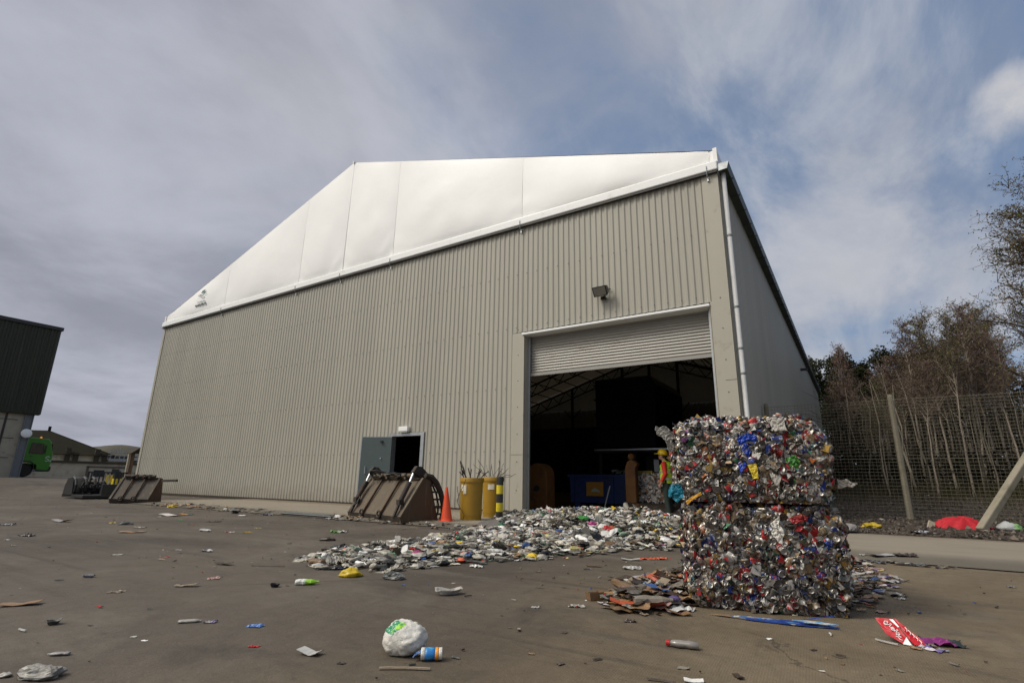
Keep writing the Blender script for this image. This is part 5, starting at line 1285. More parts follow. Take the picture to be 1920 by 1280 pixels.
LITTER = [
 (-2.85, 0.99, 0.0, 0.157, 'bag', 'dirtwhite', 'plastic bag', 'large crumpled dirty clear plastic bag with a green print, nearest the bottom left corner'),
 (-2.97, 0.91, 0.0, 0.046, 'bag', 'dirtwhite', 'plastic scrap', 'dirty white plastic scrap at the left edge beside the large crumpled bag'),
 (-3.12, 1.13, 0.0, 0.081, 'bottle', 'grey', 'plastic bottle', 'crushed grey plastic bottle lying just behind the large crumpled bag'),
 (-3.24, 1.76, 0.0, 0.11, 'bottle', 'dirtwhite', 'plastic bottle', 'squashed cloudy white plastic bottle beside a small white and purple wrapper'),
 (-3.15, 1.82, 0.0, 0.058, 'sheet', 'purplewhite', 'wrapper', 'small white and purple wrapper right beside the squashed cloudy bottle'),
 (-2.88, 1.92, 0.0, 0.075, 'sheet', 'blue', 'wrapper', 'thin flat blue wrapper alone on the bare yard behind the red scrap'),
 (-2.55, 1.71, 0.0, 0.042, 'sheet', 'red', 'scrap', 'bright red crumpled scrap between the blue wrapper and the white card'),
 (-2.24, 1.79, 0.0, 0.098, 'card', 'white', 'card', 'flat white card lying left of the round white carrier bag'),
 (-3.67, 2.84, 0.0, 0.162, 'bottle', 'whitegreen', 'plastic bottle', 'flattened white plastic bottle with a lime green end beside a black cup'),
 (-3.78, 2.64, 0.0, 0.066, 'pot', 'black', 'cup', 'small black cup beside the white bottle with the lime green end'),
 (-4.29, 2.26, 0.0, 0.144, 'card', 'tan', 'cardboard', 'curled grey brown cardboard piece left of the black cup'),
 (-4.45, 1.87, 0.0, 0.08, 'sheet', 'tan', 'paper', 'dull beige paper scrap between the bluish tray and the curled cardboard piece'),
 (-5.25, 1.99, 0.0, 0.089, 'tray', 'bluegrey', 'tray', 'small bluish grey tray piece in the left of the yard'),
 (-4.46, 1.36, 0.0, 0.182, 'card', 'orangebrown', 'cardboard', 'long thin orange brown cardboard strip near the left edge of the photo'),
 (-3.77, 1.31, 0.0, 0.068, 'pot', 'greyblack', 'pot', 'crushed black and green pot right of the orange brown strip'),
 (-3.73, 1.17, 0.0, 0.06, 'stick', 'white', 'straw', 'thin white plastic strip below the crushed black pot'),
 (-3.73, 1.77, 0.0, 0.025, 'sheet', 'black', 'scrap', 'tiny black scrap alone in front of the beige paper scrap'),
 (-3.17, 1.45, 0.0, 0.023, 'sheet', 'white', 'scrap', 'tiny white scrap left one of a pair in the middle of the left yard'),
 (-3.06, 1.45, 0.0, 0.02, 'sheet', 'white', 'scrap', 'tiny white scrap right one of a pair in the middle of the left yard'),
 (-5.09, 2.99, 0.0, 0.16, 'card', 'darkbrown', 'cardboard', 'flat dark brown piece lying left of the long thin dark strip'),
 (-4.44, 2.54, 0.0, 0.083, 'sheet', 'pink', 'paper', 'thin pale pink paper strip above the curled cardboard piece'),
 (-6.08, 3.37, 0.0, 0.123, 'bottle', 'blackwhite', 'bottle', 'black bottle with a white neck lying in the middle distance'),
 (-6.44, 3.24, 0.0, 0.051, 'sheet', 'white', 'scrap', 'small bright white scrap left of the black bottle with white neck'),
 (-6.49, 2.67, 0.0, 0.09, 'sheet', 'dirtwhite', 'wrapper', 'off white crumpled wrapper in the left middle distance'),
 (-9.25, 2.72, 0.0, 0.147, 'sheet', 'darkbrown', 'wrapper', 'flattened dark brown wrapper far left below the white and red carton'),
 (-11.67, 3.86, 0.0, 0.257, 'card', 'whitered', 'carton', 'flattened white and red carton in front of the black grab machine'),
 (-11.46, 3.08, 0.0, 0.162, 'sheet', 'whiteblack', 'wrapper', 'white and black wrapper at the left edge of the photo'),
 (-8.89, 3.79, 0.0, 0.291, 'card', 'orangebrown', 'cardboard', 'orange brown cardboard sheet with a white scrap on its edge, in the left distance'),
 (-10.78, 4.27, 0.0, 0.103, 'sheet', 'yellow', 'wrapper', 'small yellow wrapper beside a dark heap left of the rusty bucket'),
 (-10.41, 4.32, 0.0, 0.219, 'bag', 'greyblack', 'bag', 'small dark heaped bag beside the yellow wrapper'),
 (-9.63, 4.21, 0.0, 0.14, 'sheet', 'dirtwhite', 'wrapper', 'pale wrapper between the dark heap and the orange brown sheet'),
 (-12.23, 6.2, 0.0, 0.256, 'card', 'orangecyan', 'packet', 'orange and turquoise packet lying in front of the apron'),
 (-12.09, 5.81, 0.0, 0.376, 'card', 'whitered', 'packet', 'flat white and dark red packet left of the orange and turquoise one'),
 (-8.35, 4.55, 0.0, 0.196, 'bottle', 'greywhite', 'bottle', 'grey white crushed bottle in the left distance, left of the red and white scrap'),
 (-7.95, 4.69, 0.0, 0.106, 'sheet', 'redwhite', 'wrapper', 'red and white wrapper between the grey white bottle and a yellow scrap'),
 (-7.78, 4.86, 0.0, 0.101, 'sheet', 'yellow', 'wrapper', 'flat yellow scrap right of the red and white wrapper'),
 (-8.32, 5.37, 0.0, 0.079, 'sheet', 'paleyellow', 'scrap', 'pale yellow scrap just behind the flat yellow scrap'),
 (-12.16, 7.22, 0.0, 0.219, 'pot', 'whiteblack', 'tub', 'broken white and black tub at the foot of the apron'),
 (-11.06, 6.74, 0.0, 0.182, 'bottle', 'white', 'bottle', 'white crushed bottle right of the broken tub at the apron'),
 (-15.44, 7.4, 0.0, 0.216, 'bag', 'yellow', 'plastic bag', 'yellow plastic bag lying at the toe of the far rusty bucket'),
 (-15.74, 8.03, 0.0, 0.179, 'bag', 'black', 'plastic bag', 'black bag scrap right of the yellow bag at the far rusty bucket'),
 (-14.84, 7.74, 0.0, 0.195, 'sheet', 'orangebrown', 'wrapper', 'orange wrapper right of the black bag scrap near the far bucket'),
 (-10.8, 5.38, 0.0, 0.069, 'sheet', 'green', 'scrap', 'bright green scrap in front of the orange and turquoise packet'),
 (-10.03, 5.61, 0.0, 0.189, 'sheet', 'darkbrown', 'scrap', 'thin dark scrap left of the apron drain grate'),
 (-11.03, 7.34, 0.0, 0.172, 'sheet', 'bluegrey', 'wrapper', 'pale blue wrapper at the edge of the apron left of the drain grate'),
 (-6.05, 4.93, 0.0, 0.189, 'bag', 'darkbrown', 'rag', 'dark brown rag lying behind the left end of the rubbish strip'),
 (-6.1, 4.39, 0.0, 0.05, 'sheet', 'black', 'scrap', 'tiny black scrap left of the dark brown rag'),
 (-4.69, 3.19, 0.0, 0.272, 'stick', 'greybrown', 'strip', 'long thin grey brown strip running into the left end of the rubbish strip'),
 (-6.83, 5.78, 0.0, 0.204, 'sheet', 'greenwhite', 'wrapper', 'green and white wrapper behind the dark brown rag in front of the loader bucket'),
 (-3.7, 3.29, 0.0, 0.181, 'bag', 'yellow', 'plastic bag', 'bright yellow plastic bag in front of the rubbish strip'),
 (-3.34, 3.43, 0.0, 0.172, 'bag', 'greyblack', 'bag', 'black and grey crumpled bag right of the bright yellow bag'),
 (-2.59, 3.22, 0.0, 0.198, 'tray', 'dirtwhite', 'tray', 'torn off white moulded tray alone on the yard right of the black and grey bag'),
 (-5.09, 4.48, 0.0, 0.155, 'sheet', 'red', 'wrapper', 'bright red crumpled wrapper on the back of the rubbish strip'),
 (-3.53, 4.52, 0.0, 0.161, 'bottle', 'greywhite', 'bottle', 'small grey bottle just in front of the rubbish strip'),
 (-3.17, 4.36, 0.0, 0.112, 'sheet', 'white', 'paper', 'white paper scrap in front of the right half of the rubbish strip'),
 (-2.89, 6.55, 0.0, 0.413, 'card', 'brown', 'cardboard', 'wide flat brown cardboard sheet at the front of the bottle heap'),
 (-2.18, 5.8, 0.0, 0.18, 'card', 'white', 'card', 'narrow white card left of the orange wrappers beside the bales'),
 (-1.95, 5.24, 0.0, 0.182, 'sheet', 'white', 'paper', 'curled white paper in front of the narrow white card'),
 (-1.83, 4.6, 0.0, 0.17, 'card', 'darkbrown', 'cardboard', 'dark brown folded cardboard piece in front of the curled white paper'),
 (-2.31, 5.12, 0.0, 0.125, 'card', 'brown', 'cardboard', 'small brown cardboard piece next to a grey wrapper'),
 (-2.28, 4.93, 0.0, 0.075, 'sheet', 'greyblack', 'wrapper', 'small grey wrapper next to a small brown cardboard piece'),
 (-2.06, 6.0, 0.0, 0.148, 'sheet', 'orange', 'wrapper', 'left of two orange wrappers beside the bales'),
 (-1.95, 6.1, 0.0, 0.136, 'sheet', 'orange', 'wrapper', 'right of two orange wrappers beside the bales'),
 (-1.25, 3.27, 0.0, 0.068, 'sheet', 'darkbrown', 'wrapper', 'brown grey crumpled wrapper below the cardboard heap'),
 (-1.88, 3.24, 0.0, 0.049, 'sheet', 'white', 'scrap', 'small white and dark scrap in the open middle of the yard'),
 (-1.67, 3.71, 0.0, 0.089, 'box', 'brown', 'cardboard box', 'small upright brown cardboard box at the left tip of the cardboard heap'),
 (-1.67, 3.44, 0.0, 0.091, 'sheet', 'dirtwhite', 'paper', 'flat dirty white paper left of the small upright cardboard box'),
 (-2.65, 5.87, 0.33, 0.073, 'bag', 'magenta', 'plastic scrap', 'magenta plastic scrap on the bottle heap in the doorway'),
 (-3.12, 6.65, 0.33, 0.098, 'bag', 'green', 'plastic scrap', 'green plastic scrap on the bottle heap in the doorway'),
 (-6.91, 10.93, 0.0, 0.35, 'bag', 'black', 'plastic bag', 'flat black bag at the corner of the left door jamb'),
 (-0.51, 3.37, 0.0, 0.037, 'sheet', 'white', 'scrap', 'small white scrap on the concrete in front of the bales'),
 (-0.3, 3.29, 0.0, 0.033, 'sheet', 'darkbrown', 'scrap', 'tiny brown scrap left of the red carton'),
 (-1.41, 2.4, 0.0, 0.03, 'sheet', 'brown', 'scrap', 'tiny brown scrap right of the blue packet in the foreground'),
 (-2.02, 1.79, 0.0, 0.032, 'sheet', 'darkbrown', 'scrap', 'tiny dark scrap left of the round white carrier bag'),
 (-0.68, 2.48, 0.0, 0.072, 'card', 'white', 'card', 'white card cut by the bottom edge of the photo'),
 (-0.79, 2.4, 0.0, 0.107, 'stick', 'greybrown', 'strip', 'curved grey strip cut by the bottom edge of the photo left of the white card'),
 (0.18, 3.69, 0.0, 0.068, 'sheet', 'purplewhite', 'paper', 'torn pale paper lying under the end of the red carton'),
 (0.26, 3.82, 0.0, 0.183, 'sheet', 'magentablack', 'tray', 'crushed magenta and black tray right of the red carton'),
 (0.97, 6.35, 0.0, 0.062, 'sheet', 'grey', 'scrap', 'small grey metal scrap near the right edge of the photo'),
 (-1.76, 1.96, 0.0, 0.028, 'sheet', 'black', 'scrap', 'small black scrap beside the blue packet and the round white bag'),
 (-1.74, 1.89, 0.0, 0.202, 'stick', 'tan', 'stick', 'long thin tan stick in front of the round white bag'),
 (0.08, 12.35, 0.1, 0.335, 'bag', 'yellow', 'plastic bag', 'crumpled yellow plastic bag on the dirt verge'),
 (0.74, 11.77, 0.1, 0.31, 'card', 'bluewhite', 'paper', 'bright bluish white sheet at the foot of the fence post'),
 (0.91, 11.8, 0.1, 0.218, 'stick', 'white', 'stick', 'white stick beside the bluish white sheet on the verge'),
 (2.14, 13.14, 0.1, 0.369, 'bag', 'clear', 'plastic bag', 'clear plastic bag with a green end on the verge at the right'),
 (2.05, 25.19, 0.5, 0.312, 'sheet', 'white', 'paper', 'white paper far behind the fence under the trees'),
 (-0.31, 11.32, 0.1, 0.352, 'bag', 'grey', 'plastic bag', 'grey plastic bag on the verge right behind the bales'),
 (0.34, 7.92, 0.0, 0.202, 'sheet', 'darkbrown', 'wrapper', 'dark flattened wrapper in the gutter right of the bales'),
 (0.1, 7.83, 0.0, 0.239, 'card', 'greywhite', 'cardboard', 'pale grey flattened carton in the gutter right of the bales'),
 (-0.07, 7.8, 0.0, 0.085, 'sheet', 'white', 'wrapper', 'white wrapper in the gutter next to the pale grey carton'),
 (0.16, 5.96, 0.0, 0.062, 'sheet', 'black', 'scrap', 'black scrap at the right tip of the debris beside the bales'),
]

VIEW=(math.cos(.5739),math.sin(.5739))
for (x,y,z,s,typ,key,cat,lab) in LITTER:
    name=cat.replace(' ','_')
    b=MB(); rg=random.Random(lab)
    if z>.05 and z<.3: z=dz(x,y)+.005
    elif z>=.4: z=dz(x,y)+.01
    if 7.55<y<12 and z==0: z=apz(y)
    piece(b,typ,key,max(s*1.08,.03),rg)
    o=b.build(name,m_lit,None,smooth=(typ in('bag','bottle','tray','pot') and rg.random()<.5),loc=(x,y,z+.001))
    o.rotation_euler=(0,0,.5739+rg.uniform(-.45,.45)+(PI if rg.random()<.5 and len(COL[key])==1 else 0))
    if 'heap in the doorway' in lab: o.scale=(1.4,1.4,1.4)
    tag(o,lab,cat)
# hero pieces in the foreground -------------------------------------------------
t=thing('carrier_bag','round white carrier bag with a green print in the foreground','carrier bag',(-1.90,2.06,0),.5739)
b=MB(); vs=[];nu,nv=56,34; rg=random.Random(4)
def bagp(u,v,off=0):
    a=2*PI*u; th=PI*v; d=Vector((math.sin(th)*math.cos(a),math.sin(th)*math.sin(a),math.cos(th)))
    r=1+.10*mn.noise(d*1.6+Vector((5,0,0)))+.16*(abs(mn.noise(d*2.6+Vector((0,9,0))))-.2)+.07*(abs(mn.noise(d*5.5+Vector((0,0,3))))-.2)+.02*mn.noise(d*13)
    # creases that run to the knot low on the right
    r+=.06*(.3-abs(mn.noise(Vector((d.x*3+d.z*1.5,d.y*7,d.z*4+2)))))
    k=Vector((.75,-.45,-.45)).normalized(); an=math.acos(max(-1,min(1,d.dot(k)))); ref=d-k*d.dot(k); az=math.atan2(ref.z,ref.x)
    r+=.055*abs(math.sin(az*4.5+2.2*mn.noise(d*2)))*math.exp(-((an-.7)/.75)**2)-.10*math.exp(-(an/.25)**2)
    r+=off
    x,y,z=d.x*.100*r,d.y*.088*r,(d.z*.076*r*(1-.18*d.x)+.064)
    return (x,y,max(.002,z))
b.grid(lambda u,v: bagp(u,v),nu,nv); b.build('bag_body',m_whitebag,t,smooth=True)
b=MB(); b.grid(lambda u,v: bagp(.53+.24*u*(1-.45*v),.12+.26*v,.012),18,12); gp=NM('green_print'); gp.base(gp.mix(gp.ramp(gp.noise(22,3,.5,.5),.45,.55),(.30,.62,.04),(.02,.22,.10))); gp.b.inputs['Roughness'].default_value=.4; b.build('green_print',gp.m,t,smooth=True)
b=MB(); b.tube([(.07,-.05,.02),(.095,-.055,.018),(.11,-.05,.012)],[.012,.007,.012],8); b.build('bag_knot',m_whitebag,t,smooth=True)
# blue packet beside it
t=thing('drink_packet','crushed blue, white and orange packet lying against the round white bag','packet',(-1.735,2.055,.0),.5739+.1)
def crush(b,x0,x1,r,mi,seed,nn=5):
    vs=[];n=18
    for i in range(nn+1):
        x=x0+(x1-x0)*i/nn
        for j in range(n):
            a=2*PI*j/n; k=1+.10*mn.noise((x*40+seed,math.cos(a)*1.2,math.sin(a)*1.2)); vs.append((x,r*k*math.cos(a),.028+r*.8*k*math.sin(a)))
    b.add(vs,[(i*n+j,i*n+(j+1)%n,(i+1)*n+(j+1)%n,(i+1)*n+j) for i in range(nn) for j in range(n)]+[tuple(range(n))[::-1],tuple(range(nn*n,nn*n+n))],None,mi)
b=MB(); crush(b,-.045,-.027,.031,0,1,3); crush(b,-.0268,.018,.032,1,1); crush(b,.0182,.034,.032,2,1,3); crush(b,.0342,.050,.031,3,1,3)
b.build('packet_tube',[m_whitebag,simple('packet_blue',(.01,.14,.42),.35,var=.2,dirt=(.1,.4,.5),damt=.5,ds=30),simple('packet_orange',(.62,.26,.02),.4),m_whitebag],t,smooth=True)
b=MB(); piece(b,'sheet','blue',.05,random.Random(3),Matrix.Translation((-.055,0,.03))@Matrix.Rotation(-.5,4,'Y')); b.build('torn_flap',m_lit,t)
b=MB(); piece(b,'bottle','greyblack',.05,random.Random(6)); tag(b.build('dark_lid',m_lit,loc=(-1.66,2.14,.001)),'small dark lid lying right of the blue packet','lid')
# clear bottle with red cap
t=thing('drink_bottle','small clear plastic bottle with a red cap in front of the bales','bottle',(-.845,2.93,0),.5739-.35)
m_pet=simple('dirty_clear_plastic',(.22,.20,.18),.15,var=.2,spec=.8)
b=MB(); P=[(-.075,.006),(-.07,.021),(-.03,.024),(-.01,.020),(.02,.024),(.05,.020),(.062,.010)]; n=16; vs=[]
for x,r in P:
    for j in range(n): a=2*PI*j/n; k=1+.2*mn.noise((x*30,math.cos(a),math.sin(a))); vs.append((x,r*k*math.cos(a),.020+r*.75*k*math.sin(a)))
b.add(vs,[(i*n+j,i*n+(j+1)%n,(i+1)*n+(j+1)%n,(i+1)*n+j) for i in range(len(P)-1) for j in range(n)]+[tuple(range(n)),tuple(range(len(vs)-n,len(vs)))])
o=b.build('bottle_body',m_pet,t,smooth=True); o.rotation_euler=(0,0,PI)
b=MB(); b.tube([(-.062,0,.018),(-.082,0,.018)],.013,14); b.build('cap',simple('red_cap',(.35,.015,.015),.4),t)
# red drinks carton
t=thing('drinks_carton','flattened bright red drinks carton with white script lettering on the concrete','carton',(.085,3.68,0)); t.scale=(.72,.72,.72)
m_redc=simple('red_carton',(.42,.005,.012),.4,var=.15,vs=12)
def pl(x,z,o=0,lean=.85): return Vector((x,lean*z-o,z*.86+.003))
def plate(name,mat,par,pts,lean=.85,o=0,th=.003,cr=.004,seed=0,sub=5,place=None):
    """stiff board spanned over an outline, a little crumpled"""
    P=[(place or pl)(x,z,o) if place else pl(x,z,o,lean) for x,z in pts]; c=sum(P,Vector())/len(P); n=len(P)*4; b=MB(); vs=[c]
    ring=[P[(k//4)%len(P)].lerp(P[(k//4+1)%len(P)],(k%4)/4) for k in range(n)]
    for q in range(1,sub+1):
        for p in ring:
            w_=c.lerp(p,q/sub); vs.append(w_+Vector((0,-1,.6))*cr*mn.noise(w_*22+Vector((seed,0,0))))
    fs=[(0,1+i,1+(i+1)%n) for i in range(n)]
    for q in range(sub-1):
        for i in range(n): a=1+q*n+i; d=1+q*n+(i+1)%n; fs.append((a,a+n,d+n,d))
    b.add(vs,fs); ob=b.build(name,mat,par); m=ob.modifiers.new('solid','SOLIDIFY'); m.thickness=th; return ob
plate('front_panel',m_redc,t,[(-.150,.155),(-.040,.160),(.045,.020),(.010,.0),(-.095,.055)],cr=.006)
plate('side_panel',m_redc,t,[(-.035,.163),(-.015,.158),(.125,.035),(.135,.012),(.070,.0),(.045,.03)],o=-.02,cr=.012,seed=4)
plate('white_flap',m_white,t,[(.028,.052),(.055,.0),(.0,.004)],o=.006,cr=.002)
plate('white_edge',m_white,t,[(-.06,.158),(-.035,.160),(-.005,.115),(-.012,.11)],o=.012,cr=.001)
b=MB()
ca,sa=math.cos(-.62),math.sin(-.62)
def sc_(pts,ox,oz,k=1,r=.0026): b.tube([pl(ox+(x*ca-y*sa)*k,oz+(x*sa+y*ca)*k,.012) for x,y in pts],r,5)
CC_=[(-.045,.010),(-.055,.016),(-.068,.006),(-.066,-.012),(-.050,-.016),(-.042,-.006)]
RS=[(-.038,-.004),(-.030,.006),(-.024,-.006),(-.032,-.010),(-.020,-.004),(-.010,.018),(-.004,.014),(-.008,-.008),(.002,-.008),(.010,.004),(.014,-.008),(.022,-.002)]
sc_(CC_,-.045,.105,.85,.0034); sc_(RS,-.055,.112,.95); sc_(CC_,-.020,.078,.6,.003); sc_(RS,-.020,.080,.8); sc_(RS,-.012,.056,.62); sc_([(-.03,0),(-.01,.006),(.01,-.002),(.03,.004)],-.018,.040,.7)
b.build('script_lettering',m_white,t)
b=MB()
for k in range(5): x=.03+k*.018; b.tube([pl(x,.115-k*.018,-.006),pl(x+.012,.10-k*.018,-.006),pl(x+.008,.088-k*.017,-.006)],.0022,4)
b.build('side_lettering',m_white,t)
for i,(dx,dy,s_,k_,l_) in enumerate(((.135,-.055,.07,'purplewhite','pale pink torn flap at the right end of the red carton'),(.06,-.075,.05,'orangebrown','brown orange torn scrap under the red carton'),(-.06,-.045,.11,'white','thin white edge strip beside the left foot of the red carton'),(.175,-.035,.04,'bluegrey','dark blue scrap between the red carton and the magenta tray'),(.12,.03,.06,'tan','olive tan scrap behind the right end of the red carton'))):
    b=MB(); piece(b,'stick' if 'strip' in l_ else 'sheet',k_,s_,random.Random(i+40)); o=b.build('carton_scrap',m_lit,loc=(.075+dx,3.70+dy,.002+.001*i)); o.rotation_euler=(0,0,rgl.uniform(-.5,.5)-(.4 if 'strip' in l_ else 0)); tag(o,l_,'scrap')
# blue and white cardboard squashed under the lower bale
t=thing('printed_board','blue and white printed board squashed flat under the front of the lower bale','board',(-.47,3.83,.0),BA)
def fl(x,z,o=0): return Vector((x,z,.006+o))
m_bb=NM('board_print'); m_bb.base(m_bb.mix(m_bb.ramp(m_bb.noise(9,3,.5,.6,stretch=(1,3,1)),.52,.60),(.010,.04,.20),m_bb.mix(m_bb.ramp(m_bb.noise(16,2,.5,loc=(2,2,2)),.5,.56),(.05,.16,.36),(.42,.44,.42)))); m_bb.b.inputs['Roughness'].default_value=.45
m_bl=NM('pale_board_print'); m_bl.base(m_bl.mix(m_bl.ramp(m_bl.noise(12,3,.5,.6,stretch=(1,3,1)),.5,.58),(.10,.27,.45),(.50,.52,.50))); m_bl.b.inputs['Roughness'].default_value=.45
plate('lower_board',m_bb.m,t,[(-.34,.02),(-.20,.045),(.22,.0),(.26,-.075),(.05,-.085),(-.20,-.045)],place=lambda x,z,o:fl(x,z,.0),cr=.012,th=.004)
plate('pale_board',m_bl.m,t,[(.02,-.035),(.17,-.03),(.255,-.085),(.10,-.08)],place=lambda x,z,o:fl(x,z,.018),cr=.008,th=.003,seed=3)
plate('raised_flap',simple('flap_blue',(.012,.06,.30),.4,var=.4,vs=20),t,[(.04,0),(.10,.0),(.24,.035),(.25,.015),(.14,-.03),(.06,-.03)],place=lambda x,z,o:Vector((x,-.03-.3*z,.022+max(0,x-.05)*.22)),cr=.006,th=.003,seed=5)
plate('brown_back',simple('board_back',(.20,.13,.07),.8),t,[(-.44,.03),(-.30,.055),(-.12,.02),(-.24,-.02)],place=lambda x,z,o:fl(x,z,.0),cr=.006,th=.003,seed=6)

# red cloth on the verge
t=thing('red_cloth','bright red crumpled cloth heap on the dirt verge beside the brace strut','cloth',(1.50,13.1,dz(1.5,13.1)-.03),.35)
b=MB()
def cl(u,v):
    a=2*PI*u; r=v; x=.50*r*math.cos(a); y=.24*r*math.sin(a)
    h=.21*(1-r**2.2)*(1+.25*mn.noise((x*3,y*3,0)))*(1.15-.5*(x/.56))
    f=.03*math.sin(a*11+r*4)*r+.03*mn.noise((x*14,y*14,3))+.02*mn.noise((x*30,y*30,8))
    return (x*(1+.12*mn.noise((math.cos(a)*2,math.sin(a)*2,3))),y,max(.003,h+f))
b.grid(cl,60,16); b.build('cloth',m_redcloth,t,smooth=True)
b=MB(); b.prism([(-.62,.02),(-.50,.0),(-.48,.13),(-.56,.17)],'y',-.1,-.06); b.build('hem',simple('beige_cloth',(.4,.34,.25),.8),t)

# ------------------------------------------------------------------ heaps
def inpoly(x,y,P):
    c=False; j=len(P)-1
    for i in range(len(P)):
        if (P[i][1]>y)!=(P[j][1]>y) and x<(P[j][0]-P[i][0])*(y-P[i][1])/(P[j][1]-P[i][1])+P[i][0]: c=not c
        j=i
    return c
def edged(x,y,P):
    m=9
    for i in range(len(P)):
        a=P[i];c=P[(i+1)%len(P)]; dx,dy=c[0]-a[0],c[1]-a[1]; t_=max(0,min(1,((x-a[0])*dx+(y-a[1])*dy)/(dx*dx+dy*dy))); m=min(m,math.hypot(x-a[0]-dx*t_,y-a[1]-dy*t_))
    return m
def heap(name,label,cat,P,count,hfn,types,keys,smin,smax,seed,dens=None,near=True):
    rg=random.Random(seed); b=MB(); xs=[p[0] for p in P]; ys=[p[1] for p in P]; k=0
    while k<count:
        x=rg.uniform(min(xs),max(xs)); y=rg.uniform(min(ys),max(ys))
        if not inpoly(x,y,P): continue
        e=edged(x,y,P)
        if rg.random()>min(1,.25+e*2.2) or (dens and rg.random()>dens(x,y)): continue
        h=hfn(x,y,e)+ (apz(y) if 7.5<y<12.3 else 0)
        T=Matrix.Translation((x,y,h*rg.uniform(.55,1)+.002))@Euler((rg.gauss(0,.35)*min(1,.2+h*5),rg.gauss(0,.35)*min(1,.2+h*5),rg.uniform(0,6.3))).to_matrix().to_4x4()
        ty=rg.choices([q[0] for q in types],[q[1] for q in types])[0]; ke=rg.choices([q[0] for q in keys],[q[1] for q in keys])[0]
        piece(b,ty,ke,rg.uniform(smin,smax)*(1.3 if ty in('bag','bottle') else 1),rg,T,lo=True); k+=1
    z0=[(x,y,max(z,.001)) for x,y,z in b.v]; b.v=z0
    o=b.build(name,m_lit,None,smooth=False); return tag(o,label,cat,None,'stuff')
COL['cl1']=[(.40,.375,.31)]; COL['cl2']=[(.20,.18,.145)]; COL['cl3']=[(.50,.46,.375),(.2,.17,.13)]
COL['bl']=[(.03,.10,.30)]; COL['gr']=[(.03,.16,.07)]; COL['mint']=[(.18,.25,.185)]; COL['mg']=[(.3,.01,.12)]
keysP=[('white',26),('cl1',18),('cl2',22),('cl3',14),('dirtwhite',12),('bl',2),('gr',3.5),('mint',5),('red',1.6),('yellow',1.2),('black',9),('brown',4),('greyblack',7),('orange',.8),('paleyellow',2),('darkbrown',10),('tan',7),('mg',.4)]
polyA=[(-6.95,9.95),(-5.85,8.75),(-5.25,7.6),(-4.2,6.7),(-2.8,6.5),(-1.95,7.0),(-1.9,8.6),(-2.5,10.8),(-3.0,12.6),(-4.6,13.2),(-7.0,13.0),(-7.15,11.3)]
def hA(x,y,e): return .27*ss(e/1.3)*(.75+.5*mn.noise((x*1.1,y*1.1,4)))
b=MB(); n_=30
def mound(u,v):
    a=2*PI*u; x=-4.5+2.25*v*math.cos(a); y=10.0+2.9*v*math.sin(a); return (x,y,.02+.17*(1-v*v)*(1+.4*mn.noise((x,y,2))))
b.grid(mound,40,12); tag(b.build('crushed_base',simple('heap_base',(.12,.11,.10),.8,var=.5,vs=20,bump=.03,bs=18),smooth=False),'trodden layer of waste under the bottle heap in the doorway','waste',None,'stuff')
heap('bottle_heap','heap of crushed plastic bottles and bags spilling out of the roller door','waste',polyA,7500,hA,[('bottle',6),('bag',4),('sheet',14),('card',2)],keysP,.03,.16,31)
polyB=[(-4.83,3.57),(-4.17,3.35),(-3.62,3.62),(-3.35,4.41),(-2.75,5.45),(-2.5,6.6),(-3.2,7.4),(-5.0,8.0),(-5.5,7.2),(-5.2,5.87),(-5.3,4.9),(-5.2,4.2)]
def hB(x,y,e): return .06*ss(e/.5)*(.8+.6*mn.noise((x*2,y*2,9)))+.05*ss((y-5)/3)
heap('bottle_strip','strip of flattened bottles and film trailing from the heap across the yard','waste',polyB,2900,hB,[('bottle',5),('bag',3),('sheet',9),('card',2)],keysP,.03,.14,32,lambda x,y: .65+.5*mn.noise((x*2.3,y*2.3,1)))
def toppers(name,label,P,count,hfn,seed,smin,smax):
    rg=random.Random(seed); b=MB(); k=0; xs=[p[0] for p in P]; ys=[p[1] for p in P]
    while k<count:
        x=rg.uniform(min(xs),max(xs)); y=rg.uniform(min(ys),max(ys))
        if not inpoly(x,y,P): continue
        e=edged(x,y,P); h=hfn(x,y,e)+(apz(y) if 7.5<y<12.3 else 0)
        T=Matrix.Translation((x,y,h*.9+.01))@Euler((rg.gauss(0,.3),rg.gauss(0,.3),rg.uniform(0,6.3))).to_matrix().to_4x4()
        piece(b,rg.choice(['sheet','sheet','bottle','bag','card']),rg.choices(['cl1','white','cl3','dirtwhite','cl2','mint','black','brown','greyblack'],[8,7,7,6,5,1.5,2,1.5,1.5])[0],rg.uniform(smin,smax),rg,T); k+=1
    b.v=[(x,y,max(z,.001)) for x,y,z in b.v]
    return tag(b.build(name,m_lit,None,smooth=False),label,'waste',None,'stuff')
toppers('film_and_bags','larger pale film, bags and bottles lying on the bottle heap',polyA,110,hA,81,.15,.32)
toppers('film_and_bags','larger flattened pale film and bottles lying on the strip across the yard',polyB,60,hB,82,.13,.26)
keysC=[('brown',12),('tan',9),('orangebrown',3),('darkbrown',9),('white',4),('dirtwhite',9),('pink',3),('purplewhite',4),('cl2',6),('red',1),('orange',1.5),('bl',1.5),('greyblack',4),('paleyellow',1)]
polyC=[(-1.66,3.62),(-1.30,3.38),(-1.05,3.62),(-1.02,3.95),(-1.2,5.3),(-1.6,5.4),(-1.72,4.6)]
def hC(x,y,e): return .07*ss(e/.22)*(.8+.6*mn.noise((x*5,y*5,2)))
heap('cardboard_heap','low heap of torn cardboard and paper against the left side of the bales','waste',polyC,330,hC,[('card',6),('sheet',8),('bottle',1)],keysC,.04,.21,33)
polyD=[(-.20,4.15),(.02,4.45),(.16,5.2),(.22,6.3),(.06,7.2),(-.5,7.5),(-1.0,6.2),(-.5,5.0)]
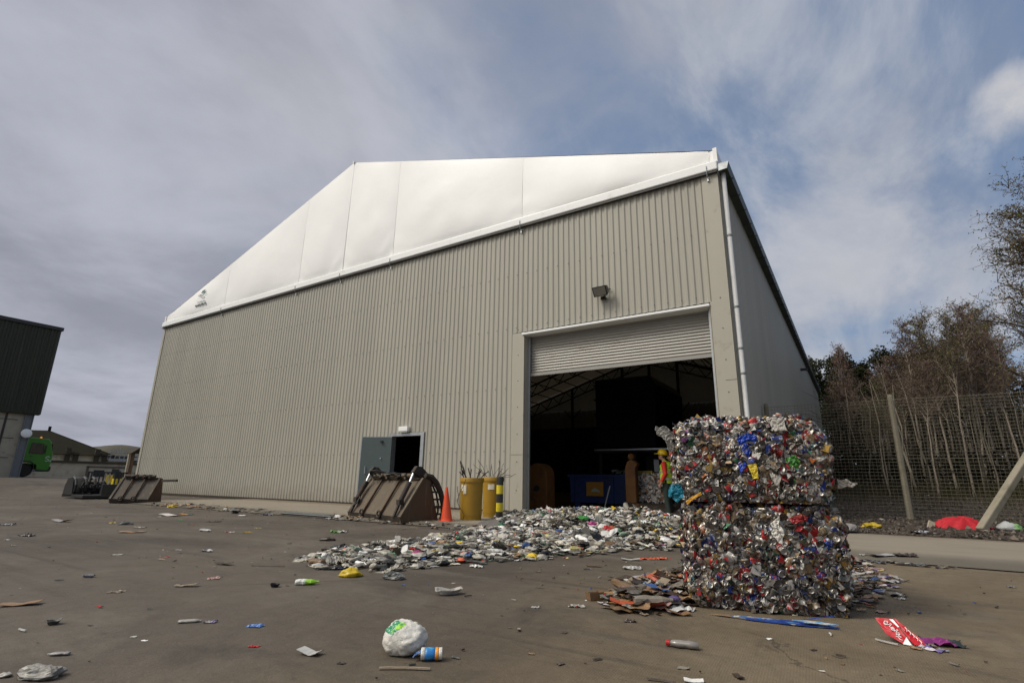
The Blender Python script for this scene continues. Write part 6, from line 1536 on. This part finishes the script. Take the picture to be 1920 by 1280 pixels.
def hD(x,y,e): return .05*ss(e/.3)
heap('paper_debris','trampled paper and can debris spread on the right side of the bales','waste',polyD,520,hD,[('card',3),('sheet',8),('bottle',1)],keysC,.05,.12,34,lambda x,y: .9-.5*ss((x-.0)/.3))
b=MB(); rg=random.Random(41)
for k in range(46):
    x=-.3+rg.random()**1.5*1.1; y=7.50+rg.uniform(-.14,.05); piece(b,rg.choice(['sheet','card']),rg.choice(['dirtwhite','tan','darkbrown','darkbrown','greyblack','orangebrown','bluegrey']),rg.uniform(.05,.13),rg,Matrix.Translation((x,y,.004))@Matrix.Rotation(rg.gauss(0,.5),4,'Z'),lo=True)
tag(b.build('gutter_debris',m_lit),'paper debris lying along the apron edge right of the bales','waste',None,'stuff')
# small scraps nobody could count over the yard, apron and verge
b=MB(); rg=random.Random(51)
for k in range(2300):
    t_=rg.random()
    if t_<.62: x=rg.uniform(-24,1.5); y=rg.uniform(.6,11.8)
    elif t_<.85: x=rg.uniform(-7,1.0); y=rg.uniform(2.6,8.5)
    else: x=rg.uniform(-26,-9); y=rg.uniform(6,9)
    if x>-1.9 and y>7.5: continue
    s=rg.choice([.008,.012,.012,.018,.018,.025,.035,.05])*rg.uniform(.7,1.3); z=apz(y) if y>7.55 else 0
    if mn.noise((x*.5,y*.5,6))<-.05 and rg.random()<.75: continue
    piece(b,rg.choice(['sheet','sheet','stick','card']),rg.choice(['white','dirtwhite','tan','darkbrown','darkbrown','black','greybrown','brown','red','bl','cl2','greybrown','darkbrown']),s,rg,Matrix.Translation((x,y,z+.001))@Matrix.Rotation(rg.uniform(0,6),4,'Z'),lo=True)
tag(b.build('scattered_scraps',m_lit),'tiny scraps of paper and grit scattered over the whole yard','scraps',None,'stuff')
b=MB(); rg=random.Random(52)
for k in range(330):
    x=rg.uniform(-1.7,7); y=11.45+rg.random()**1.6*14; s=rg.choice([.02,.03,.05,.08])*rg.uniform(.7,1.4)
    piece(b,rg.choice(['sheet','sheet','stick','card','bag']),rg.choice(['white','dirtwhite','tan','darkbrown','tan','brown','cl2','cl3','greybrown']),s,rg,Matrix.Translation((x,y,dz(x,y)+.008))@Matrix.Rotation(rg.uniform(0,6),4,'Z'),lo=True)
tag(b.build('verge_scraps',m_lit),'small scraps of paper and film caught in the dirt of the verge','scraps',None,'stuff')
# debris along the foot of the apron near both buckets
b=MB(); rg=random.Random(53)
for k in range(230):
    t_=rg.random()
    if t_<.55: x=rg.uniform(-17.6,-11.5); y=7.75+rg.gauss(0,.22)
    else: x=rg.uniform(-9.6,-5.6); y=7.7+rg.gauss(0,.18)
    piece(b,rg.choice(['sheet','card','stick','bag']),rg.choice(['darkbrown','brown','black','tan','dirtwhite','orangebrown','greyblack','white']),rg.uniform(.05,.16),rg,Matrix.Translation((x,y,(apz(y) if y>7.55 else 0)+.002))@Matrix.Rotation(rg.uniform(0,6),4,'Z'),lo=True)
tag(b.build('kerb_debris',m_lit),'dark debris gathered along the foot of the pale apron near the buckets','waste',None,'stuff')
# ------------------------------------------------------------------ trees
def branch(b,p,d,l,r,rg,up,seg=4,curl=.12,n=4):
    pts=[p.copy()]; q=p.copy(); dd=d.normalized()
    for i in range(seg):
        dd=(dd+Vector((rg.gauss(0,curl),rg.gauss(0,curl),rg.gauss(0,curl)+up))).normalized(); q=q+dd*l/seg; pts.append(q.copy())
    b.tube(pts,[r*(1-.75*i/seg) for i in range(seg+1)],n,cap=False); return pts
def leafquad(b,p,s,rg,cols):
    a=Vector((rg.gauss(0,1),rg.gauss(0,1),rg.gauss(0,1))).normalized(); c=a.cross(Vector((rg.gauss(0,1),rg.gauss(0,1),rg.gauss(0,1)))).normalized()
    c0=rg.choice(cols); k=rg.uniform(.7,1.3)
    b.add([p-a*s,p-c*s*.5,p+a*s,p+c*s*.5],[(0,1,2,3)],(c0[0]*k,c0[1]*k,c0[2]*k,0))
def birch(name,label,H,seed,nb,lean,leafn,cols,group,crown0=.38,spread=1.0,rad=None,tw=.006,trunkmat=None,leafs=.035,cat='birch tree'):
    rg=random.Random(seed); t=thing(name,label,cat,(0,0,0),0,group)
    b=MB(); pts=[Vector((0,0,-.2))]; k=10; ph=rg.uniform(0,9)
    for i in range(1,k+1):
        f=i/k; pts.append(Vector((lean[0]*f*H+.12*math.sin(f*3+ph)*f*(1+H*.03)+.02*rg.gauss(0,1),lean[1]*f*H+.12*math.cos(f*2.6+ph)*f+.02*rg.gauss(0,1),f*H)))
    r0=rad or H*.0072
    b.tube(pts,[r0*1.25]+[r0*(1-.93*(i/k)**.9) for i in range(1,k+1)],7,cap=False)
    def at(f):
        x=f*k; i=min(int(x),k-1); return pts[i].lerp(pts[i+1],x-i)
    big=[]
    for i in range(nb):
        f=crown0+(0.98-crown0)*((i+rg.random())/nb); p=at(f); a=rg.uniform(0,2*PI); l=(.07+.20*(1-f)**.8+.03)*H*rg.uniform(.55,1.15)*spread
        d=Vector((math.cos(a),math.sin(a),rg.uniform(1.1,2.4) if H<8 else rg.uniform(.6,1.5))); big.append((p,d,l,r0*(1-f)*.55+.010))
    tk=b; cr=MB()
    for p,d,l,r in big:
        bp=branch(tk,p,d,l,r,rg,.03,5,.13,4)
        for j in range(1,6):
            for s in range(rg.choice([2,3,4])):
                q=bp[j]; a=rg.uniform(0,2*PI); dd=(bp[j]-bp[j-1]).normalized()+Vector((math.cos(a),math.sin(a),rg.uniform(-.3,.8)))*.9
                sp=branch(cr,q,dd,l*rg.uniform(.22,.5),tw*1.6,rg,-.03,3,.2,3)
                for m in range(1,4):
                    for z in range(rg.choice([1,2,3])):
                        a=rg.uniform(0,2*PI); d3=(sp[m]-sp[m-1]).normalized()+Vector((math.cos(a),math.sin(a),rg.uniform(-.6,.4)))*.9
                        tp=branch(cr,sp[m],d3,l*rg.uniform(.10,.24),tw,rg,-.10,2,.25,3)
                        for _ in range(leafn):
                            w_=tp[rg.choice([1,2])]; leafquad(cr,w_+Vector((rg.gauss(0,.04),rg.gauss(0,.04),rg.gauss(0,.04))),leafs*rg.uniform(.6,1.2),rg,cols)
    tk.build('trunk',trunkmat or m_bark,t,smooth=True)
    for i in range(len(cr.c)):
        if cr.c[i]==(1,1,1,0): cr.c[i]=TWIG
    cr.hasc=True
    cr.build('crown',m_leaf,t); return t
TWIG=(.135,.102,.084,0)
def dup(root,loc,rz,s,label,group):
    r=root.copy(); C.objects.link(r); r.location=loc; r.rotation_euler=(0,0,rz); r.scale=(s,s,s); r['label']=label; r['group']=group
    for ch in list(root.children):
        c=ch.copy(); C.objects.link(c); c.parent=r
    return r
BUD=[(.15,.09,.07),(.13,.075,.06),(.12,.10,.045)]; OLV=[(.11,.12,.035),(.13,.105,.045),(.09,.10,.035)]
def pol(u_deg,d):  # bearing in degrees clockwise from +Y
    a=R(u_deg); x=d*math.sin(a); y=d*math.cos(a); return x,y
GB='bare birches behind the fence'
protos=[birch('birch_tree','x',7.0,101,30,(.0,.0),1,BUD,GB,.42,.85),birch('birch_tree','x',6.7,102,28,(.03,.01),1,OLV,GB,.42,.95),
        birch('birch_tree','x',6.6,103,24,(-.04,.0),1,BUD,GB,.5,.85),birch('birch_tree','x',7.2,104,26,(.02,-.02),1,BUD,GB,.5,.8),birch('birch_tree','x',6.2,105,20,(-.02,.02),1,OLV,GB,.55,.9)]
# (bearing, distance, scale, proto, spin)
rgt=random.Random(61)
spots=[(10.18, 29, 1.12, 1, 'birch standing left of the leafing tree at the right edge, its crown merging with it'),
 (6.67, 27, 1.05, 1, 'birch with an olive green crown, tallest between the fence post and the strut'),
 (5.82, 29, 0.95, 0, 'birch with brownish bare crown just left of the olive crowned one'),
 (4.67, 28, 1.0, 3, 'birch with the highest purple tip left of the olive crowned one'),
 (3.77, 31, 0.98, 2, 'birch whose purple crown rises right above the round topped fence post'),
 (2.59, 34, 0.93, 4, 'birch with pale grey green crown just left above the fence post'),
 (0.15, 42, 1.36, 0, 'lone bare birch with a purple tip between the pines left of the fence post'),
 (-0.93, 42, 1.05, 2, 'short grey bare birch nearest the far end of the shed'),
 (7.66, 26, 1.05, 4, 'slim birch with a forked white trunk right of the olive crowned one'),
 (8.63, 28, 1.05, 3, 'bare birch above the strut with a dark bushy crown'),
 (9.41, 31, 1.15, 0, 'birch just right of the bushy one above the strut'),
 (5.4, 24, 0.72, 2, 'low slim birch in front of the tall ones right of the fence post'),
 (7.01, 33, 0.95, 3, 'birch half hidden behind the olive crowned one'),
 (3.33, 27, 0.62, 4, 'small pale birch sapling close behind the fence post'),
 (1.52, 33, 0.66, 1, 'small birch with thin leaves left of the fence post'),
 (8.15, 35, 1.18, 1, 'birch with tangled twigs in the row behind the forked white one'),
 (8.98, 30, 0.8, 2, 'low birch with a crooked trunk below the bushy one above the strut'),
 (10.39, 36, 1.2, 3, 'farthest birch in the gap under the leafing tree'),
 (5.05, 36, 1.1, 4, 'thin birch in the row behind the purple tipped one'),
 (6.26, 38, 1.15, 0, 'distant birch showing its twigs through the olive crowned one'),
 (2.13, 26, 0.55, 4, 'small sapling whose white stem stands just left of the fence post'),
 (0.94, 37, 0.95, 2, 'dull bare birch between the lone purple tipped one and the pale grey green one'),
 (2.96, 38, 1.05, 0, 'distant dark birch directly behind the fence post'),
 (10.87, 27, 0.9, 2, 'birch trunk at the right edge under the leafing tree')]
side_=['thin','slender','slim','spindly']
used=set()
for i,(bd,d,s,k,lab) in enumerate(spots):
    x,y=pol(bd,d); z=dz(x,y)
    p=protos[k]
    if k not in used:
        used.add(k); p.location=(x,y,z); p.rotation_euler=(0,0,rgt.uniform(0,6)); p.scale=(s,s,s); p['label']=lab
    else: dup(p,(x,y,z),rgt.uniform(0,6),s,lab,GB)
# big leafing tree at the right edge
big=birch('leafing_tree','tall leafing tree at the right edge rising above all the birches',9.0,201,80,(-.02,.0),4,[(.075,.095,.025),(.11,.10,.035),(.12,.075,.035)],None,.30,1.2,.13,.007,m_trunkd,.034,'tree')
big.scale=(.86,.86,.86)
x,y=pol(15.7,18.5); big.location=(x,y,dz(x,y))
# dark evergreens behind
def pine(label,bd,d,H,seed,grp):
    rg=random.Random(seed); x0,y0=pol(bd,d); H*=1.10; t=thing('pine_tree',label,'pine tree',(x0,y0,.5),0,grp)
    b=MB(); b.tube([(0,0,-.3),(.1,0,H*.5),(0,.1,H*.93)],[.16,.12,.03],7); b.build('trunk',m_trunkd,t,smooth=True)
    b=MB()
    for c in range(40):
        f=rg.uniform(.3,.97); r=(1.25-f)*H*.34*rg.uniform(.3,1); a=rg.uniform(0,2*PI); cx,cy,cz=r*math.cos(a),r*math.sin(a),f*H; R_=rg.uniform(.6,1.3)*(1.4-f*.6)
        b.tube([(0,0,cz-.4),(cx*.6,cy*.6,cz-.2),(cx,cy,cz)],[.05,.035,.02],4,col=(.05,.035,.025,0))
        for q in range(300):
            p=Vector((rg.gauss(0,1),rg.gauss(0,1),rg.gauss(0,.7))); p=p.normalized()*R_*rg.random()**.45
            leafquad(b,Vector((cx,cy,cz))+p,rg.uniform(.07,.17),rg,[(.014,.019,.007),(.022,.027,.009),(.028,.028,.011)])
    b.build('crown',m_leaf,t); return t
PT=[(-2.5, 62, 12.8, 'leftmost pine, right against the far end of the shed roof'),
 (-1.54, 66, 11.8, 'second pine from the shed, with a flat dark crown'),
 (0.35, 60, 12.0, 'round dark pine behind the lone purple tipped birch'),
 (1.45, 64, 11.4, 'low dark pine just left of the reddish gap above the fence'),
 (2.77, 62, 12.2, 'dark pine behind the grey green birch above the fence post'),
 (4.06, 60, 12.0, 'dark pine behind the purple crowned birches'),
 (5.65, 62, 12.4, 'dark pine behind the olive crowned birch'),
 (7.34, 60, 12.0, 'dark pine behind the forked white birch'),
 (9.1, 62, 12.5, 'rightmost pine behind the bushy birch above the strut')]
for i,(bd,d,H,lab) in enumerate(PT): pine(lab,bd,d,H,300+i,'dark pines behind the birches')
# far wood: thin stems and dark brush read as one mass
rg=random.Random(71); b=MB()
for k in range(420):
    bd=rg.uniform(-7,26); d=rg.uniform(24,52)**1; x,y=pol(bd,d)
    if x<XR+.8 and y<YB+1: continue
    z=dz(x,y); pale=rg.random()<.30; h=rg.uniform(3.8,5.6)*(.72+d*.008) if pale else rg.uniform(2.2,5.2)*(.7+d*.008); pts=[Vector((x,y,z-.1))]; lx=rg.gauss(0,.05); ly=rg.gauss(0,.05)
    for i in range(1,6): pts.append(Vector((x+lx*h*i/5+rg.gauss(0,.06),y+ly*h*i/5+rg.gauss(0,.06),z+h*i/5)))
    g=rg.choice([.20,.27,.33]) if pale else rg.choice([.03,.04,.06,.09,.15]); r=rg.uniform(.014,.045)
    b.tube(pts,[r*(1-.16*i) for i in range(6)],4,cap=False,col=(g*1.08,g*.92,g*.70,0))
    for q in range(7):
        i=rg.choice([2,3,4,5]); a=rg.uniform(0,6.3); e=pts[i]+Vector((math.cos(a),math.sin(a),rg.uniform(.3,1.2)))*rg.uniform(.4,1.2)
        b.tube([pts[i],pts[i].lerp(e,.5)+Vector((0,0,.05)),e],[.010,.008,.004],3,cap=False,col=(.06,.045,.035,0))
tag(b.build('wood_stems',m_leaf),'dense mass of thin stems filling the wood behind the fence','wood',None,'stuff')
b=MB()
for k in range(3400):
    bd=rg.uniform(-7,28); d=rg.uniform(27,60); x,y=pol(bd,d)
    if x<XR+1 and y<YB+1.5: continue
    tall=(7.5 if d>42 else 4.2 if d>34 else 1.6); cz=dz(x,y)+rg.random()**1.2*tall; R_=rg.uniform(.3,.9)
    for q in range(30):
        p=Vector((rg.gauss(0,1),rg.gauss(0,1),rg.gauss(0,.8))).normalized()*R_*rg.random()**.5
        leafquad(b,Vector((x,y,max(cz,.5)))+p,rg.uniform(.06,.16),rg,[(.012,.010,.005),(.018,.014,.007),(.025,.019,.010),(.016,.016,.007)])
tag(b.build('undergrowth',m_leaf),'dark tangled undergrowth under the trees behind the fence','undergrowth',None,'stuff')
# brambles and dead grass at the edge of the wood
b=MB()
for k in range(2600):
    bd=rg.uniform(-3,26); d=rg.uniform(20,30); x,y=pol(bd,d)
    if x<XR+.5: continue
    z=dz(x,y); h=rg.uniform(.15,.75); a=rg.uniform(0,6.3); e=Vector((x+math.cos(a)*h*.6,y+math.sin(a)*h*.6,z+h)); g=rg.choice([(.06,.045,.03,0),(.08,.062,.03,0),(.045,.045,.018,0)])
    b.tube([(x,y,z-.02),(x+math.cos(a)*h*.2,y+math.sin(a)*h*.2,z+h*.6),e],[.007,.005,.003],3,cap=False,col=g)
tag(b.build('dead_brush',m_leaf),'low dead brush along the edge of the wood','brush',None,'stuff')
